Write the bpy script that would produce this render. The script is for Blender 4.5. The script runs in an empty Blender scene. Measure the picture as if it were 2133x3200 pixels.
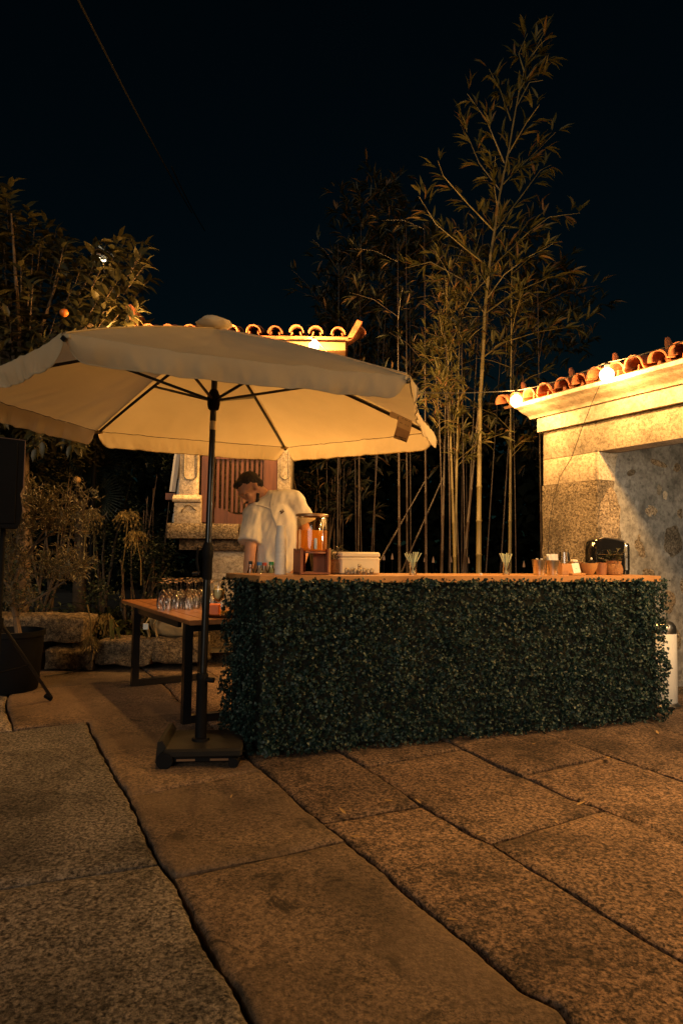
import bpy, bmesh, math, random
import numpy as np
from mathutils import Vector, Matrix, noise as mnoise
random.seed(7); np.random.seed(7)
R = math.radians
SC = bpy.context.scene
COL = SC.collection
# ------------------------------------------------------------------ camera
EYE = 1.26
PITCH, ROLL = R(3.4), R(0.8)
FPX = 2040.0                     # focal length measured on the 2133 x 3200 photograph
_f = Vector((0, math.cos(PITCH), math.sin(PITCH)))
_u0 = Vector((0, -math.sin(PITCH), math.cos(PITCH)))
_r0 = Vector((1, 0, 0))
_r = _r0 * math.cos(ROLL) + _u0 * math.sin(ROLL)
_u = _u0 * math.cos(ROLL) - _r0 * math.sin(ROLL)
cam_d = bpy.data.cameras.new('camera')
cam = bpy.data.objects.new('camera', cam_d); COL.objects.link(cam)
cam_d.sensor_fit = 'HORIZONTAL'; cam_d.sensor_width = 24.0
cam_d.lens = 24.0 * FPX / 2133.0
cam_d.clip_start = 0.05; cam_d.clip_end = 500
M = Matrix((_r, _u, -_f)).transposed().to_4x4(); M.translation = Vector((0, 0, EYE))
cam.matrix_world = M
SC.camera = cam
# ------------------------------------------------------------------ sky, added fill light, exposure
SKY_STRENGTH = 0.0009
COURTYARD_FILL = 0.85
world = bpy.data.worlds.new('World'); SC.world = world; world.use_nodes = True
wn = world.node_tree.nodes; wl = world.node_tree.links
sky = wn.new('ShaderNodeTexSky'); sky.sky_type = 'NISHITA'; sky.sun_disc = False
sky.sun_elevation = R(22); sky.sun_rotation = R(200)
sky.ozone_density = 3.0; sky.dust_density = 0.3
bg = wn['Background']; bg.inputs['Strength'].default_value = SKY_STRENGTH
tint = wn.new('ShaderNodeMix'); tint.data_type = 'RGBA'; tint.blend_type = 'MULTIPLY'; tint.inputs[0].default_value = 1.0
tint.inputs[7].default_value = (.55, 1.25, 1.05, 1)
wl.new(sky.outputs[0], tint.inputs[6]); wl.new(tint.outputs[2], bg.inputs['Color'])
sd = bpy.data.lights.new('courtyard_fill', 'SUN'); sd.energy = COURTYARD_FILL; sd.angle = R(30); sd.color = (1.0, .87, .68)  # added fill from behind the camera, standing in for unseen courtyard light
so = bpy.data.objects.new('courtyard_fill', sd); COL.objects.link(so)
so.rotation_euler = Vector((0.20, 0.94, -0.26)).to_track_quat('-Z', 'Y').to_euler()
so.location = (-2, -4, 8)
BULB = 880.0                     # radiance of the string bulbs
LANTERN = 640.0
BULB_COL = (1.0, 0.50, 0.13)
SC.view_settings.view_transform = 'Standard'; SC.view_settings.look = 'None'
SC.view_settings.exposure = 0.0; SC.view_settings.gamma = 1.0
SC.view_settings.use_curve_mapping = False
SC.render.engine = 'CYCLES'
cy = SC.cycles
cy.use_denoising = True
cy.max_bounces = 6; cy.diffuse_bounces = 3; cy.glossy_bounces = 3; cy.transmission_bounces = 6; cy.transparent_max_bounces = 24
cy.sample_clamp_indirect = 3.0; cy.caustics_reflective = False; cy.caustics_refractive = False
# ------------------------------------------------------------------ photograph pixel -> point helpers
def ray(x, y): return _f + _r * ((x - 1066.5) / FPX) - _u * ((y - 1600.0) / FPX)
def at(x, y, Y):
    d = ray(x, y); return Vector((0, 0, EYE)) + d * (Y / d.y)
def G(x, y, z=0.0):
    d = ray(x, y); return Vector((0, 0, EYE)) + d * ((z - EYE) / d.z)
def onplane(x, y, p, n):
    d = ray(x, y); o = Vector((0, 0, EYE)); return o + d * ((p - o).dot(n) / d.dot(n))
def proj(P):
    q = Vector(P) - Vector((0, 0, EYE)); z = q.dot(_f)
    return (1066.5 + FPX * q.dot(_r) / z, 1600 - FPX * q.dot(_u) / z)
def rnd(a, b): return random.uniform(a, b)
def V(*a): return Vector(a)
# ------------------------------------------------------------------ mesh builder
class MB:
    def __init__(s): s.v = []; s.f = []
    def add(s, vs, fs):
        n = len(s.v); s.v += [tuple(p) for p in vs]; s.f += [tuple(i + n for i in f) for f in fs]; return s
    def box(s, c, size, rot=None, bev=0.0):
        hx, hy, hz = size[0] / 2, size[1] / 2, size[2] / 2
        b = min(bev, hx * .9, hy * .9, hz * .9)
        if b <= 0:
            vs = [V(x, y, z) for x in (-hx, hx) for y in (-hy, hy) for z in (-hz, hz)]
            fs = [(0, 1, 3, 2), (4, 6, 7, 5), (0, 4, 5, 1), (2, 3, 7, 6), (0, 2, 6, 4), (1, 5, 7, 3)]
        else:
            vs = []; fs = []
            rows = [(-hz, b), (-hz + b, 0), (hz - b, 0), (hz, b)]
            for z, i in rows:
                x, y = hx - i, hy - i
                ring = [(-x, -y + (b if not i else 0) * 1), (-x + (b if not i else 0), -y), (x - (b if not i else 0), -y), (x, -y + (b if not i else 0)),
                        (x, y - (b if not i else 0)), (x - (b if not i else 0), y), (-x + (b if not i else 0), y), (-x, y - (b if not i else 0))]
                if i: ring = [(-x, -y + b * .4), (-x + b * .4, -y), (x - b * .4, -y), (x, -y + b * .4), (x, y - b * .4), (x - b * .4, y), (-x + b * .4, y), (-x, y - b * .4)]
                vs += [V(p[0], p[1], z) for p in ring]
            for r in range(3):
                for k in range(8):
                    fs.append((r * 8 + k, r * 8 + (k + 1) % 8, r * 8 + 8 + (k + 1) % 8, r * 8 + 8 + k))
            fs.append(tuple(range(7, -1, -1))); fs.append(tuple(range(24, 32)))
        if rot is not None: vs = [rot @ p for p in vs]
        c = V(*c); return s.add([p + c for p in vs], fs)
    def tube(s, pts, rad, seg=8, cap=True, flat=1.0):
        pts = [V(*p) for p in pts]; n = len(pts)
        if not hasattr(rad, '__len__'): rad = [rad] * n
        vs = []; fs = []; prev = None
        for i, p in enumerate(pts):
            t = (pts[min(i + 1, n - 1)] - pts[max(i - 1, 0)])
            if t.length < 1e-9: t = V(0, 0, 1)
            t.normalize()
            if prev is None:
                a = V(0, 0, 1) if abs(t.z) < .9 else V(1, 0, 0)
                x = t.cross(a).normalized()
            else:
                x = (prev - t * prev.dot(t))
                x = x.normalized() if x.length > 1e-6 else t.orthogonal().normalized()
            prev = x; y = t.cross(x)
            for k in range(seg):
                a = 2 * math.pi * k / seg
                vs.append(p + (x * math.cos(a) + y * math.sin(a) * flat) * rad[i])
        for i in range(n - 1):
            for k in range(seg):
                fs.append((i * seg + k, i * seg + (k + 1) % seg, (i + 1) * seg + (k + 1) % seg, (i + 1) * seg + k))
        if cap:
            fs.append(tuple(range(seg - 1, -1, -1))); fs.append(tuple(range((n - 1) * seg, n * seg)))
        return s.add(vs, fs)
    def lathe(s, prof, seg=24, c=(0, 0, 0), cap0=True, cap1=True, rot=None):
        vs = []; fs = []; c = V(*c)
        for r, z in prof:
            for k in range(seg):
                a = 2 * math.pi * k / seg
                p = V(r * math.cos(a), r * math.sin(a), z)
                vs.append((rot @ p if rot is not None else p) + c)
        n = len(prof)
        for i in range(n - 1):
            for k in range(seg):
                fs.append((i * seg + k, i * seg + (k + 1) % seg, (i + 1) * seg + (k + 1) % seg, (i + 1) * seg + k))
        if cap0: fs.append(tuple(range(seg - 1, -1, -1)))
        if cap1: fs.append(tuple(range((n - 1) * seg, n * seg)))
        return s.add(vs, fs)
    def ell(s, c, r, rot=None, nu=16, nv=10, jit=0.0):
        vs = []; fs = []; c = V(*c)
        for j in range(nv + 1):
            th = math.pi * j / nv
            for i in range(nu):
                ph = 2 * math.pi * i / nu
                q = V(math.sin(th) * math.cos(ph), math.sin(th) * math.sin(ph), math.cos(th))
                if jit: q *= 1 + jit * mnoise.noise(q * 2.3 + c * 7)
                p = V(q.x * r[0], q.y * r[1], q.z * r[2])
                vs.append((rot @ p if rot is not None else p) + c)
        for j in range(nv):
            for i in range(nu):
                fs.append((j * nu + i, (j + 1) * nu + i, (j + 1) * nu + (i + 1) % nu, j * nu + (i + 1) % nu))
        return s.add(vs, fs)
    def grid(s, fn, nu, nv):
        vs = [fn(i / nu, j / nv) for j in range(nv + 1) for i in range(nu + 1)]
        fs = [(j * (nu + 1) + i, j * (nu + 1) + i + 1, (j + 1) * (nu + 1) + i + 1, (j + 1) * (nu + 1) + i) for j in range(nv) for i in range(nu)]
        return s.add(vs, fs)
    def prism(s, prof, fn, ts, caps=True):
        # prof: list of 2-D points; fn(a, b, t) -> world point; extruded through ts
        n = len(prof); vs = []; fs = []
        for t in ts: vs += [fn(a, b, t) for a, b in prof]
        for i in range(len(ts) - 1):
            for k in range(n):
                fs.append((i * n + k, i * n + (k + 1) % n, (i + 1) * n + (k + 1) % n, (i + 1) * n + k))
        if caps:
            fs.append(tuple(range(n - 1, -1, -1))); fs.append(tuple(range((len(ts) - 1) * n, len(ts) * n)))
        return s.add(vs, fs)
    def mesh(s, name, mat=None, smooth=True, off=None, fixn=True):
        m = bpy.data.meshes.new(name)
        vs = s.v if off is None else [(p[0] - off[0], p[1] - off[1], p[2] - off[2]) for p in s.v]
        m.from_pydata(vs, [], s.f); m.update()
        if fixn:
            bm = bmesh.new(); bm.from_mesh(m); bmesh.ops.recalc_face_normals(bm, faces=bm.faces); bm.to_mesh(m); bm.free()
        finish(m, mat, smooth); return m
def finish(m, mat, smooth):
    if mat: m.materials.append(mat)
    if smooth is True or smooth is False:
        m.polygons.foreach_set('use_smooth', [smooth] * len(m.polygons))
        if smooth:
            try: m.set_sharp_from_angle(angle=R(42))
            except Exception: pass
    m.update()
OFF = {}
def link(o, parent=None):
    COL.objects.link(o)
    if parent is not None: o.parent = parent; OFF[o.name] = OFF[parent.name]
    else: OFF[o.name] = V(0, 0, 0)
    return o
def tag(o, label=None, cat=None, group=None, kind=None):
    if label: o['label'] = label
    if cat: o['category'] = cat
    if group: o['group'] = group
    if kind: o['kind'] = kind
    return o
def thing(name, loc, label, cat, group=None):
    o = bpy.data.objects.new(name, None); COL.objects.link(o); o.empty_display_size = .1
    o.location = loc; OFF[o.name] = V(*loc); return tag(o, label, cat, group)
def part(name, mb, mat, parent, smooth=True, label=None, kind=None):
    # mb in world coordinates; every part keeps its thing's origin
    me = mb.mesh(name, mat, smooth, OFF[parent.name])
    o = bpy.data.objects.new(name, me); link(o, parent); return tag(o, label, None, None, kind)
def solo(name, mb, mat, loc, label, cat, group=None, smooth=True):
    me = mb.mesh(name, mat, smooth, loc)
    o = bpy.data.objects.new(name, me); COL.objects.link(o); o.location = loc; OFF[o.name] = V(*loc)
    return tag(o, label, cat, group)
def inst(name, mesh, parent, Mw):
    o = bpy.data.objects.new(name, mesh); link(o, parent)
    o.matrix_basis = Matrix.Translation(-OFF[parent.name]) @ Mw; return o
def copy_tree(o, parent=None):
    c = o.copy(); COL.objects.link(c); c.parent = parent
    OFF[c.name] = OFF[o.name]
    for ch in list(o.children): copy_tree(ch, c)
    return c
def frame(loc, x, y, z):
    m = Matrix((V(*x).normalized(), V(*y).normalized(), V(*z).normalized())).transposed().to_4x4(); m.translation = V(*loc); return m
def tris(name, vs, fs, mat, parent=None, smooth=True, kind=None, off=None):
    m = bpy.data.meshes.new(name)
    vs = np.asarray(vs, dtype=np.float32).reshape(-1, 3); fs = np.asarray(fs, dtype=np.int32).reshape(-1, 3)
    if parent is not None: vs = vs - np.array(OFF[parent.name], dtype=np.float32)
    m.vertices.add(len(vs)); m.vertices.foreach_set('co', vs.ravel())
    m.loops.add(len(fs) * 3); m.loops.foreach_set('vertex_index', fs.ravel())
    m.polygons.add(len(fs)); m.polygons.foreach_set('loop_start', np.arange(0, len(fs) * 3, 3, dtype=np.int32))
    m.update(calc_edges=True); m.materials.append(mat)
    m.polygons.foreach_set('use_smooth', [smooth] * len(fs)); m.update()
    o = bpy.data.objects.new(name, m); link(o, parent)
    if kind: o['kind'] = kind
    return o
# leaves: template along +x, width y, normal z
_LT = np.array([[0, 0, 0], [.3, 0, -.02], [.65, 0, -.01], [1, 0, -.07], [.25, .5, .05], [.62, .42, .04], [.25, -.5, .05], [.62, -.42, .04]])
_LF = np.array([[0, 1, 4], [0, 6, 1], [1, 5, 4], [1, 2, 5], [1, 6, 7], [1, 7, 2], [2, 3, 5], [2, 7, 3]])
def leaves(P, D, N, L, W, bend=0.0):
    P = np.asarray(P, float); D = np.asarray(D, float); N = np.asarray(N, float); n = len(P)
    D /= np.linalg.norm(D, axis=1)[:, None] + 1e-9
    S = np.cross(N, D); S /= np.linalg.norm(S, axis=1)[:, None] + 1e-9
    U = np.cross(D, S)
    L = np.broadcast_to(np.asarray(L, float), (n,)); W = np.broadcast_to(np.asarray(W, float), (n,))
    t = _LT
    vs = P[:, None] + D[:, None] * (t[None, :, 0:1] * L[:, None, None]) + S[:, None] * (t[None, :, 1:2] * W[:, None, None]) \
        + U[:, None] * ((t[None, :, 2:3] * 1.0 - bend * t[None, :, 0:1] ** 2) * L[:, None, None])
    fs = _LF[None] + (np.arange(n) * 8)[:, None, None]
    return vs.reshape(-1, 3), fs.reshape(-1, 3)
def randdir(n):
    a = np.random.normal(size=(n, 3)); return a / np.linalg.norm(a, axis=1)[:, None]
def remeshed(mb, name, mat, voxel, smooth_it=4, parent=None, disp=None, label=None):
    me = mb.mesh('tmp', None, True)
    o = bpy.data.objects.new('tmp', me); COL.objects.link(o)
    r = o.modifiers.new('r', 'REMESH'); r.mode = 'VOXEL'; r.voxel_size = voxel
    if smooth_it:
        s_ = o.modifiers.new('s', 'SMOOTH'); s_.iterations = smooth_it; s_.factor = .5
    dg = bpy.context.evaluated_depsgraph_get(); dg.update()
    m2 = bpy.data.meshes.new_from_object(o.evaluated_get(dg))
    bpy.data.objects.remove(o); bpy.data.meshes.remove(me)
    m2.name = name
    if disp:
        nrm = [v.normal.copy() for v in m2.vertices]
        for v, n in zip(m2.vertices, nrm): v.co = v.co + n * disp(v.co)
    off = OFF[parent.name] if parent else V(0, 0, 0)
    for v in m2.vertices: v.co = v.co - off
    m2.materials.clear(); finish(m2, mat, True)
    ob = bpy.data.objects.new(name, m2); link(ob, parent)
    return tag(ob, label)
# ------------------------------------------------------------------ materials
def new_mat(name):
    m = bpy.data.materials.new(name); m.use_nodes = True
    nt = m.node_tree; b = nt.nodes['Principled BSDF']
    return m, nt, b
def rgb(c): return (c[0], c[1], c[2], 1.0)
def coords(nt, stretch=(1, 1, 1), rnd_off=True, island=False):
    tc = nt.nodes.new('ShaderNodeTexCoord'); mp = nt.nodes.new('ShaderNodeMapping')
    nt.links.new(tc.outputs['Object'], mp.inputs['Vector']); mp.inputs['Scale'].default_value = stretch
    if rnd_off:
        oi = nt.nodes.new('ShaderNodeObjectInfo'); vm = nt.nodes.new('ShaderNodeVectorMath'); vm.operation = 'SCALE'
        cx = nt.nodes.new('ShaderNodeCombineXYZ')
        for k in range(3): nt.links.new(oi.outputs['Random'], cx.inputs[k])
        nt.links.new(cx.outputs[0], vm.inputs[0]); vm.inputs['Scale'].default_value = 37.0
        nt.links.new(vm.outputs[0], mp.inputs['Location'])
    return mp.outputs[0]
def nz(nt, co, scale, detail=4, rough=.55, dist=0.0):
    n = nt.nodes.new('ShaderNodeTexNoise'); nt.links.new(co, n.inputs['Vector'])
    n.inputs['Scale'].default_value = scale; n.inputs['Detail'].default_value = detail; n.inputs['Roughness'].default_value = rough
    n.inputs['Distortion'].default_value = dist
    return n.outputs['Fac']
def ramp(nt, fac, stops):
    r = nt.nodes.new('ShaderNodeValToRGB'); nt.links.new(fac, r.inputs[0])
    e = r.color_ramp.elements
    while len(e) < len(stops): e.new(.5)
    for k, (p, c) in enumerate(stops):
        e[k].position = p; e[k].color = rgb(c) if hasattr(c, '__len__') else (c, c, c, 1)
    return r.outputs[0]
def mixc(nt, fac, a, b, mode='MIX'):
    m = nt.nodes.new('ShaderNodeMix'); m.data_type = 'RGBA'; m.blend_type = mode
    for s, v in ((m.inputs[0], fac), (m.inputs[6], a), (m.inputs[7], b)):
        if isinstance(v, (int, float)): s.default_value = v
        elif hasattr(v, '__len__'): s.default_value = rgb(v)
        else: nt.links.new(v, s)
    return m.outputs[2]
def bump(nt, b, h, strength=.3, dist=.01):
    n = nt.nodes.new('ShaderNodeBump'); nt.links.new(h, n.inputs['Height'])
    n.inputs['Strength'].default_value = strength; n.inputs['Distance'].default_value = dist
    nt.links.new(n.outputs[0], b.inputs['Normal'])
def simple(name, c1, c2=None, rough=.6, scale=6.0, metal=0.0, spec=.5, bmp=0.0, bscale=None, stretch=(1, 1, 1), bdist=.01, rnd_amt=0.0, coat=0.0):
    m, nt, b = new_mat(name)
    b.inputs['Roughness'].default_value = rough; b.inputs['Metallic'].default_value = metal
    b.inputs['Specular IOR Level'].default_value = spec; b.inputs['Coat Weight'].default_value = coat
    co = coords(nt, stretch)
    c2 = c2 or tuple(k * .82 for k in c1)
    col = ramp(nt, nz(nt, co, scale, 5, .6), [(.34, c2), (.66, c1)])
    if rnd_amt:
        oi = nt.nodes.new('ShaderNodeObjectInfo')
        col = mixc(nt, 1.0, col, ramp(nt, oi.outputs['Random'], [(0, 1 - rnd_amt), (1, 1 + rnd_amt)]), 'MULTIPLY')
    nt.links.new(col, b.inputs['Base Color'])
    if bmp: bump(nt, b, nz(nt, co, bscale or scale * 6, 5, .65), bmp, bdist)
    return m
def granite(name, light, mid, dark, grain=170.0, patch=2.6, rough=.85, bmp=.6, bdist=.006, film=0.0, filmc=(.2, .16, .11), lichen=0.0, spec=.35, fine=.34):
    m, nt, b = new_mat(name); b.inputs['Roughness'].default_value = rough; b.inputs['Specular IOR Level'].default_value = spec
    co = coords(nt)
    vo = nt.nodes.new('ShaderNodeTexVoronoi'); nt.links.new(co, vo.inputs['Vector']); vo.inputs['Scale'].default_value = grain * 1.5; vo.inputs['Randomness'].default_value = 1.0
    sp = nt.nodes.new('ShaderNodeSeparateColor'); nt.links.new(vo.outputs['Color'], sp.inputs[0])
    g1 = sp.outputs[0]; g2 = nz(nt, co, grain * fine, 5, .75)
    c = ramp(nt, g1, [(.08, dark), (.5, mid), (.94, light)])
    c = mixc(nt, .58, c, ramp(nt, g2, [(.42, dark), (.5, mid), (.59, light)]))
    p = ramp(nt, nz(nt, co, patch, 6, .6, .4), [(.32, .42), (.48, .9), (.68, 1.25)])
    c = mixc(nt, 1.0, c, p, 'MULTIPLY')
    if lichen:
        l = ramp(nt, nz(nt, co, patch * 3.2, 5, .7, .6), [(.56, 0.0), (.66, lichen)])
        c = mixc(nt, l, c, tuple(k * .45 for k in dark))
    if film:
        fm = ramp(nt, nz(nt, co, patch * .8, 4, .55, .3), [(.42, 0.0), (.6, film)])
        c = mixc(nt, fm, c, filmc)
    oi = nt.nodes.new('ShaderNodeObjectInfo')
    c = mixc(nt, 1.0, c, ramp(nt, oi.outputs['Random'], [(0, (.58, .59, .61)), (.5, (1.0, .96, .92)), (1, (1.25, 1.18, 1.10))]), 'MULTIPLY')
    nt.links.new(c, b.inputs['Base Color'])
    h = mixc(nt, .55, ramp(nt, nz(nt, co, grain, 4, .75), [(.3, 0.0), (.7, 1.0)]), ramp(nt, g2, [(.3, 0.0), (.7, 1.0)]))
    bump(nt, b, h, bmp, bdist)
    return m
def wood(name, c1, c2, axis=0, scale=3.0, rough=.5, bmp=.15, coat=0.0):
    st = [9, 9, 9]; st[axis] = .7
    return simple(name, c1, c2, rough, scale, stretch=tuple(st), bmp=bmp, bscale=scale * 3, rnd_amt=.12, coat=coat)
def leafmat(name, c1, c2, rough=.4, trans=.25, spec=.5, c3=None):
    m = bpy.data.materials.new(name); m.use_nodes = True; nt = m.node_tree; b = nt.nodes['Principled BSDF']
    ge = nt.nodes.new('ShaderNodeNewGeometry')
    st = [(0, c1), (1, c2)] if c3 is None else [(0, c1), (.78, c2), (1, c3)]
    c = ramp(nt, ge.outputs['Random Per Island'], st)
    nt.links.new(c, b.inputs['Base Color']); b.inputs['Roughness'].default_value = rough; b.inputs['Specular IOR Level'].default_value = spec
    t = nt.nodes.new('ShaderNodeBsdfTranslucent'); nt.links.new(c, t.inputs['Color'])
    mx = nt.nodes.new('ShaderNodeMixShader'); mx.inputs[0].default_value = trans
    out = nt.nodes['Material Output']
    nt.links.new(b.outputs[0], mx.inputs[1]); nt.links.new(t.outputs[0], mx.inputs[2]); nt.links.new(mx.outputs[0], out.inputs['Surface'])
    return m
def cloth(name, c1, c2, trans=.35, scale=60, wr=.25):
    m = bpy.data.materials.new(name); m.use_nodes = True; nt = m.node_tree; b = nt.nodes['Principled BSDF']
    co = coords(nt, (1, 1, 1), False)
    c = ramp(nt, nz(nt, co, 3.0, 5, .6), [(.3, c2), (.7, c1)])
    nt.links.new(c, b.inputs['Base Color']); b.inputs['Roughness'].default_value = .85; b.inputs['Specular IOR Level'].default_value = .15
    bump(nt, b, mixc(nt, .5, nz(nt, co, 4.0, 4, .6, .6), nz(nt, co, scale * 8, 2, .5)), wr, .02)
    t = nt.nodes.new('ShaderNodeBsdfTranslucent'); nt.links.new(c, t.inputs['Color'])
    mx = nt.nodes.new('ShaderNodeMixShader'); mx.inputs[0].default_value = trans
    out = nt.nodes['Material Output']
    nt.links.new(b.outputs[0], mx.inputs[1]); nt.links.new(t.outputs[0], mx.inputs[2]); nt.links.new(mx.outputs[0], out.inputs['Surface'])
    return m
def thin_glass(name, tint=(.97, .98, .97), refl=1.0, rg=.05):
    m = bpy.data.materials.new(name); m.use_nodes = True; nt = m.node_tree
    nt.nodes.remove(nt.nodes['Principled BSDF']); out = nt.nodes['Material Output']
    tr = nt.nodes.new('ShaderNodeBsdfTransparent'); tr.inputs[0].default_value = rgb(tint)
    gl = nt.nodes.new('ShaderNodeBsdfGlossy'); gl.inputs['Roughness'].default_value = rg; gl.inputs['Color'].default_value = (1, 1, 1, 1)
    lw = nt.nodes.new('ShaderNodeLayerWeight'); lw.inputs[0].default_value = .32
    mm = nt.nodes.new('ShaderNodeMath'); mm.operation = 'MULTIPLY'; nt.links.new(lw.outputs['Fresnel'], mm.inputs[0]); mm.inputs[1].default_value = refl
    ma = nt.nodes.new('ShaderNodeMath'); ma.operation = 'ADD'; ma.use_clamp = True; nt.links.new(mm.outputs[0], ma.inputs[0]); ma.inputs[1].default_value = .03
    mx = nt.nodes.new('ShaderNodeMixShader'); nt.links.new(ma.outputs[0], mx.inputs[0])
    nt.links.new(tr.outputs[0], mx.inputs[1]); nt.links.new(gl.outputs[0], mx.inputs[2]); nt.links.new(mx.outputs[0], out.inputs['Surface'])
    return m
def emit(name, col, s):
    m = bpy.data.materials.new(name); m.use_nodes = True; nt = m.node_tree
    nt.nodes.remove(nt.nodes['Principled BSDF'])
    e = nt.nodes.new('ShaderNodeEmission'); e.inputs[0].default_value = rgb(col); e.inputs[1].default_value = s
    nt.links.new(e.outputs[0], nt.nodes['Material Output'].inputs['Surface']); return m
MT = {}
MT['slab'] = granite('paving_granite', (.40, .275, .195), (.125, .086, .062), (.013, .009, .007), grain=72, patch=1.7, bmp=1.0, bdist=.010, lichen=.6, fine=.8)
MT['slab_worn'] = granite('paving_granite_worn', (.28, .20, .145), (.155, .112, .080), (.034, .025, .019), grain=80, patch=2.0, bmp=.7, bdist=.007, fine=.7, film=.6, filmc=(.15, .108, .076), lichen=.9)
MT['soil'] = simple('soil', (.05, .038, .028), (.02, .016, .012), .95, 14, bmp=.8, bscale=60)
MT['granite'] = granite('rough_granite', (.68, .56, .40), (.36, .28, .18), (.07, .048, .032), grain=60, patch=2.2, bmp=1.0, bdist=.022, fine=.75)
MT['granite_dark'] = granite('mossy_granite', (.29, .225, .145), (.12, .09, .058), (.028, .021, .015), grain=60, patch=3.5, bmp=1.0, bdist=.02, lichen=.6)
MT['dressed'] = granite('dressed_granite', (.56, .49, .38), (.44, .38, .28), (.18, .145, .10), grain=110, patch=2.0, bmp=.35, bdist=.004)
MT['cornice'] = granite('limewashed_stone', (.74, .69, .60), (.66, .60, .51), (.44, .37, .28), grain=60, patch=1.6, bmp=.25, bdist=.004)
MT['plaster'] = granite('old_grey_plaster', (.42, .40, .36), (.34, .325, .29), (.17, .16, .145), grain=26, patch=2.4, bmp=.5, bdist=.01, lichen=.35)
MT['plinth'] = granite('pale_plinth', (.50, .46, .38), (.40, .36, .30), (.2, .17, .13), grain=70, patch=2.0, bmp=.4, bdist=.006)
MT['tile'] = simple('terracotta', (.42, .14, .055), (.16, .055, .026), .85, 14, bmp=.5, rnd_amt=.45)
MT['reddoor'] = wood('red_brown_wood', (.135, .048, .021), (.075, .026, .012), axis=2, rough=.55, bmp=.3)
MT['beam'] = wood('dark_beam', (.13, .065, .03), (.07, .035, .018), axis=0, rough=.7, bmp=.4)
MT['beamlight'] = wood('eave_wood', (.20, .10, .045), (.14, .07, .03), axis=0, rough=.7)
MT['fabric'] = cloth('canopy_fabric', (.70, .585, .39), (.63, .52, .34), .36, 60, .45)
MT['black'] = simple('black_metal', (.006, .006, .007), rough=.3, spec=.5, metal=.0, coat=.2)
MT['blackmatt'] = simple('black_plastic', (.006, .006, .007), rough=.7, spec=.12)
MT['gunmetal'] = simple('umbrella_base_grey', (.020, .018, .016), rough=.8, spec=.15, bmp=.2)
MT['chrome'] = simple('chrome', (.78, .74, .68), rough=.3, metal=1.0, scale=3)
MT['steel'] = simple('brushed_steel', (.72, .62, .45), (.6, .5, .36), rough=.28, metal=1.0, scale=4, stretch=(1, 1, 14))
MT['white'] = simple('white_enamel', (.78, .76, .70), rough=.4, scale=3)
MT['counter'] = wood('pine_counter', (.46, .235, .085), (.34, .16, .055), axis=0, scale=1.6, rough=.45, bmp=.1)
MT['tabletop'] = wood('table_wood', (.30, .125, .045), (.19, .075, .028), axis=1, scale=2.0, rough=.38, bmp=.15, coat=.15)
MT['standwood'] = wood('stand_plywood', (.25, .09, .045), (.19, .065, .034), axis=2, scale=2, rough=.5)
MT['hedge'] = leafmat('artificial_box_leaf', (.0035, .0125, .012), (.011, .032, .029), .45, .06, .26, (.075, .11, .088))
MT['slab_grey'] = granite('paving_granite_grey', (.58, .52, .47), (.21, .188, .168), (.02, .018, .017), grain=75, patch=1.7, bmp=1.0, bdist=.010, lichen=.5, fine=.8)
MT['hedgeback'] = simple('hedge_backing', (.006, .010, .008), rough=.9)
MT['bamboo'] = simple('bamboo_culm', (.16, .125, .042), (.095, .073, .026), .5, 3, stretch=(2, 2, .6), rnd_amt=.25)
MT['bambooD'] = simple('bamboo_culm_brown_dim', (.034, .019, .010), (.018, .010, .006), .5, 3, stretch=(2, 2, .6), rnd_amt=.3)  # brown culm darkened: the unlit depth of the grove is put into the colour
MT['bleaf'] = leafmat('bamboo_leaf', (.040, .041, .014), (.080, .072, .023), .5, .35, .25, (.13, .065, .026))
MT['bleafD'] = leafmat('bamboo_leaf_dim', (.009, .012, .008), (.020, .022, .011), .5, .3, .3, (.13, .075, .035))  # darker leaf copy with the grove's dimness painted in
MT['tleaf'] = leafmat('fruit_tree_leaf', (.042, .040, .017), (.082, .068, .026), .45, .22, .4)
MT['oleaf'] = leafmat('olive_leaf', (.075, .066, .036), (.135, .112, .058), .5, .2, .4)
MT['sleaf'] = leafmat('shrub_leaf', (.012, .020, .013), (.026, .036, .019), .45, .2, .4)
MT['woodleaf'] = leafmat('backdrop_wood_leaf', (.002, .004, .003), (.006, .009, .006), .8, .1, .1)  # near-black leaf colour keeps the added backdrop dark under the fill
MT['strap'] = leafmat('strap_leaf', (.022, .030, .014), (.05, .055, .022), .4, .25, .5)
MT['seed'] = leafmat('dry_flower_head', (.11, .078, .032), (.20, .15, .062), .7, .2, .2)
MT['bark'] = simple('bark', (.16, .105, .06), (.08, .05, .03), .85, 12, bmp=.6)
MT['skin'] = simple('skin', (.60, .31, .18), (.54, .27, .15), rough=.5, scale=9, spec=.4)
MT['hair'] = simple('dark_hair', (.022, .013, .008), (.010, .006, .004), rough=.6, scale=60, bmp=.8, bscale=120)
MT['shirt'] = cloth('cream_shirt', (.80, .75, .64), (.74, .69, .58), .08, 90, .3)
MT['trouser'] = simple('dark_trousers', (.05, .045, .04), rough=.85)
MT['glass'] = thin_glass('clear_glass', (1, 1, 1), 1.0, .14)
MT['glassT'] = thin_glass('thick_clear_glass', (.992, .99, .98), 1.5, .12)
MT['glassJ'] = thin_glass('jar_glass', (.94, .82, .60), .55, .08)  # amber tint paints in the juice colour refracted by clear glass
MT['paper'] = simple('paper_white', (.80, .78, .72), rough=.7, scale=3)
MT['basket'] = simple('woven_basket', (.46, .24, .09), (.28, .13, .045), .75, 60, bmp=.8, bscale=90)
MT['cable'] = simple('black_cable', (.012, .010, .009), rough=.55)
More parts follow.
